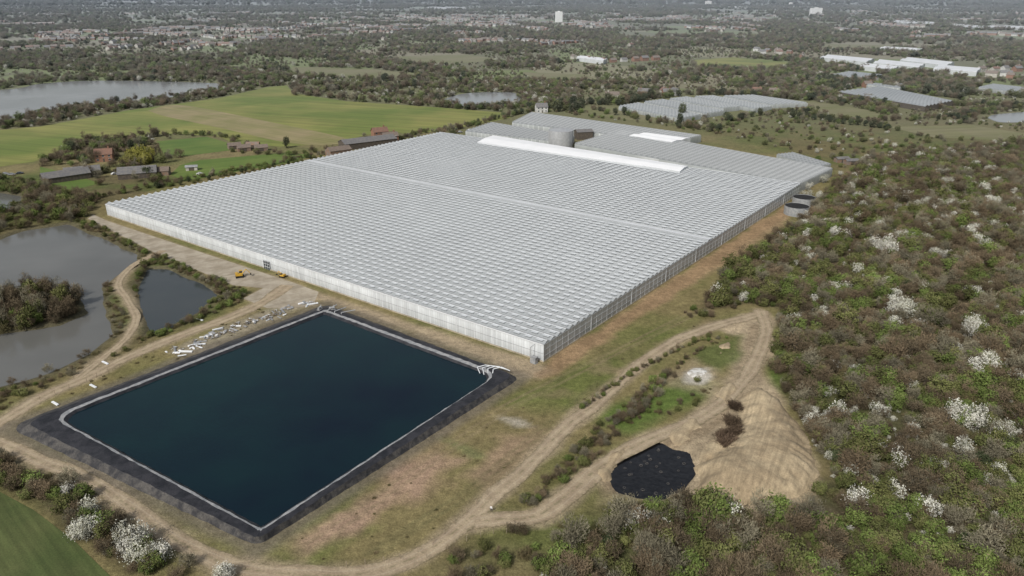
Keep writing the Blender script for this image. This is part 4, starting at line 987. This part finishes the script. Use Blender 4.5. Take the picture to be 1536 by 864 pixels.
def carmesh():
    pr=[(-2.1,.35),(-2.15,.8),(-1.95,.95),(-1.5,1.0),(-1.0,1.45),(.5,1.47),(1.15,.98),(2.0,.85),(2.15,.6),(2.1,.35)]
    bb=B();n=len(pr);v=[(a,-.85 if b_<1.1 else -.66,b_) for a,b_ in pr]+[(a,.85 if b_<1.1 else .66,b_) for a,b_ in pr]
    bb.add(v,[tuple(range(n)),tuple(range(n,2*n))[::-1]]+[(i,n+i,n+(i+1)%n,(i+1)%n) for i in range(n)]);return bb
cb=carmesh()
wb=B();wb.cyl((0,-.1,0),(0,.1,0),.33,.33,14);wmh=wb.mesh('wheel',[M['rubber']])
gb=B();gb.add([(-1.42,-.70,1.05),(-1.0,-.68,1.4),(.45,-.68,1.4),(1.0,-.72,1.05),(-1.42,.70,1.05),(-1.0,.68,1.4),(.45,.68,1.4),(1.0,.72,1.05)],[(0,1,2,3),(7,6,5,4)]);
def car(u,v_,rot,mt,lb):
    x_,y_=W(u,v_);e=mk('parked_car',None,loc=(x_,y_,.08),rz=rot);tag(e,lb,'car','cars parked around the site')
    mk('body',cb.mesh('body',[mt]),e);b5=B();b5.v=[(a,b_*1.18,c_) for a,b_,c_ in gb.v];b5.f=list(gb.f);b5.m=list(gb.m);b5.obj('side_window',[M['glass']],e)
    for a in(-1.35,1.35):
        for b_ in(-.8,.8): mk('wheel',wmh,e,(a,b_,.33))
for u,v_,r,mt,lb in((8,262,.2,'carg','grey car parked beside farm track'),(18,263,.2,'carg','grey car parked beside farm track'),(30,261,.4,'card','dark car parked beside farm track'),(80,268,.4,'card','dark car parked beside barn'),(172,262,1,'carw','white car parked in farmyard'),(300,262,.2,'carw','white car parked beside shed'),(690,199,.7,'carw','white van parked beside glasshouse corner'),(705,196,.7,'carw','white van parked beside glasshouse corner'),(492,240,.6,'card','dark car parked beside shed')):
    car(u,v_,r,M[mt],lb)
pm_=B();pm_.cyl((0,0,-.2),(0,0,1.4),.07,.06,6);pm_.cyl((0,0,1.4),(0,0,1.46),.06,.02,6);pmm=pm_.mesh('fence_post',[M['wood']])
for l in([(640,838),(700,812),(740,800)],[(60,600),(130,572),(230,530)],[(520,850),(600,838),(650,815),(700,770),(760,715)],[(760,800),(800,790),(830,785)]):
    P=smooth_line(WP(l),3.5)
    for q in P: o=mk('fence_post',pmm,loc=(q[0],q[1],0));tag(o,'weathered wooden fence post beside dirt track','fence post','fence posts along the track')
# ---------------------------------------------------------------- person
def person(u,v_,rot):
    x_,y_=W(u,v_)
    J=[(0,0,.95,.13),(0,0,1.15,.12),(0,0,1.38,.15),(0,0,1.5,.06),(0,.01,1.62,.10),(0,.01,1.72,.08),
       (.10,0,.88,.09),(.12,.06,.48,.06),(.12,-.02,.08,.045),(.12,.12,.04,.04),(-.10,0,.88,.09),(-.12,-.08,.48,.06),(-.13,-.2,.1,.045),(-.13,-.08,.04,.04),
       (.19,0,1.40,.06),(.27,.02,1.12,.045),(.25,.14,.90,.035),(.25,.18,.82,.03),(-.19,0,1.40,.06),(-.27,-.02,1.12,.045),(-.26,.06,.88,.035),(-.26,.09,.80,.03)]
    E=[(0,1),(1,2),(2,3),(3,4),(4,5),(0,6),(6,7),(7,8),(8,9),(0,10),(10,11),(11,12),(12,13),(2,14),(14,15),(15,16),(16,17),(2,18),(18,19),(19,20),(20,21)]
    me=bpy.data.meshes.new('person');me.from_pydata([j[:3] for j in J],E,[])
    m,nt,p=base('clothed_person');tc=nt.nodes.new('ShaderNodeTexCoord').outputs['Object'];sx=nt.nodes.new('ShaderNodeSeparateXYZ');nt.links.new(tc,sx.inputs[0])
    a=mixc(nt,math_(nt,'GREATER_THAN',sx.outputs[2],.93),(.03,.035,.05),(.75,.75,.75));a=mixc(nt,math_(nt,'GREATER_THAN',sx.outputs[2],1.5),a,(.45,.28,.2));a=mixc(nt,math_(nt,'GREATER_THAN',sx.outputs[2],1.70),a,(.05,.04,.03));nt.links.new(a,p.inputs['Base Color'])
    me.materials.append(m);o=mk('person',me,loc=(x_,y_,.1),rz=rot);tag(o,'person in white top and dark trousers walking on dirt track','person')
    md=o.modifiers.new('skin','SKIN')
    if not me.skin_vertices: 
        bpy.context.view_layer.objects.active=o;o.select_set(True);bpy.ops.mesh.customdata_skin_add()
    for i_,j in enumerate(J): me.skin_vertices[0].data[i_].radius=(j[3],j[3])
    me.skin_vertices[0].data[0].use_root=True
    o.modifiers.new('sub','SUBSURF').levels=1
try:
    person(737,768,2.6)
except Exception as ex:
    print('person issue',ex)
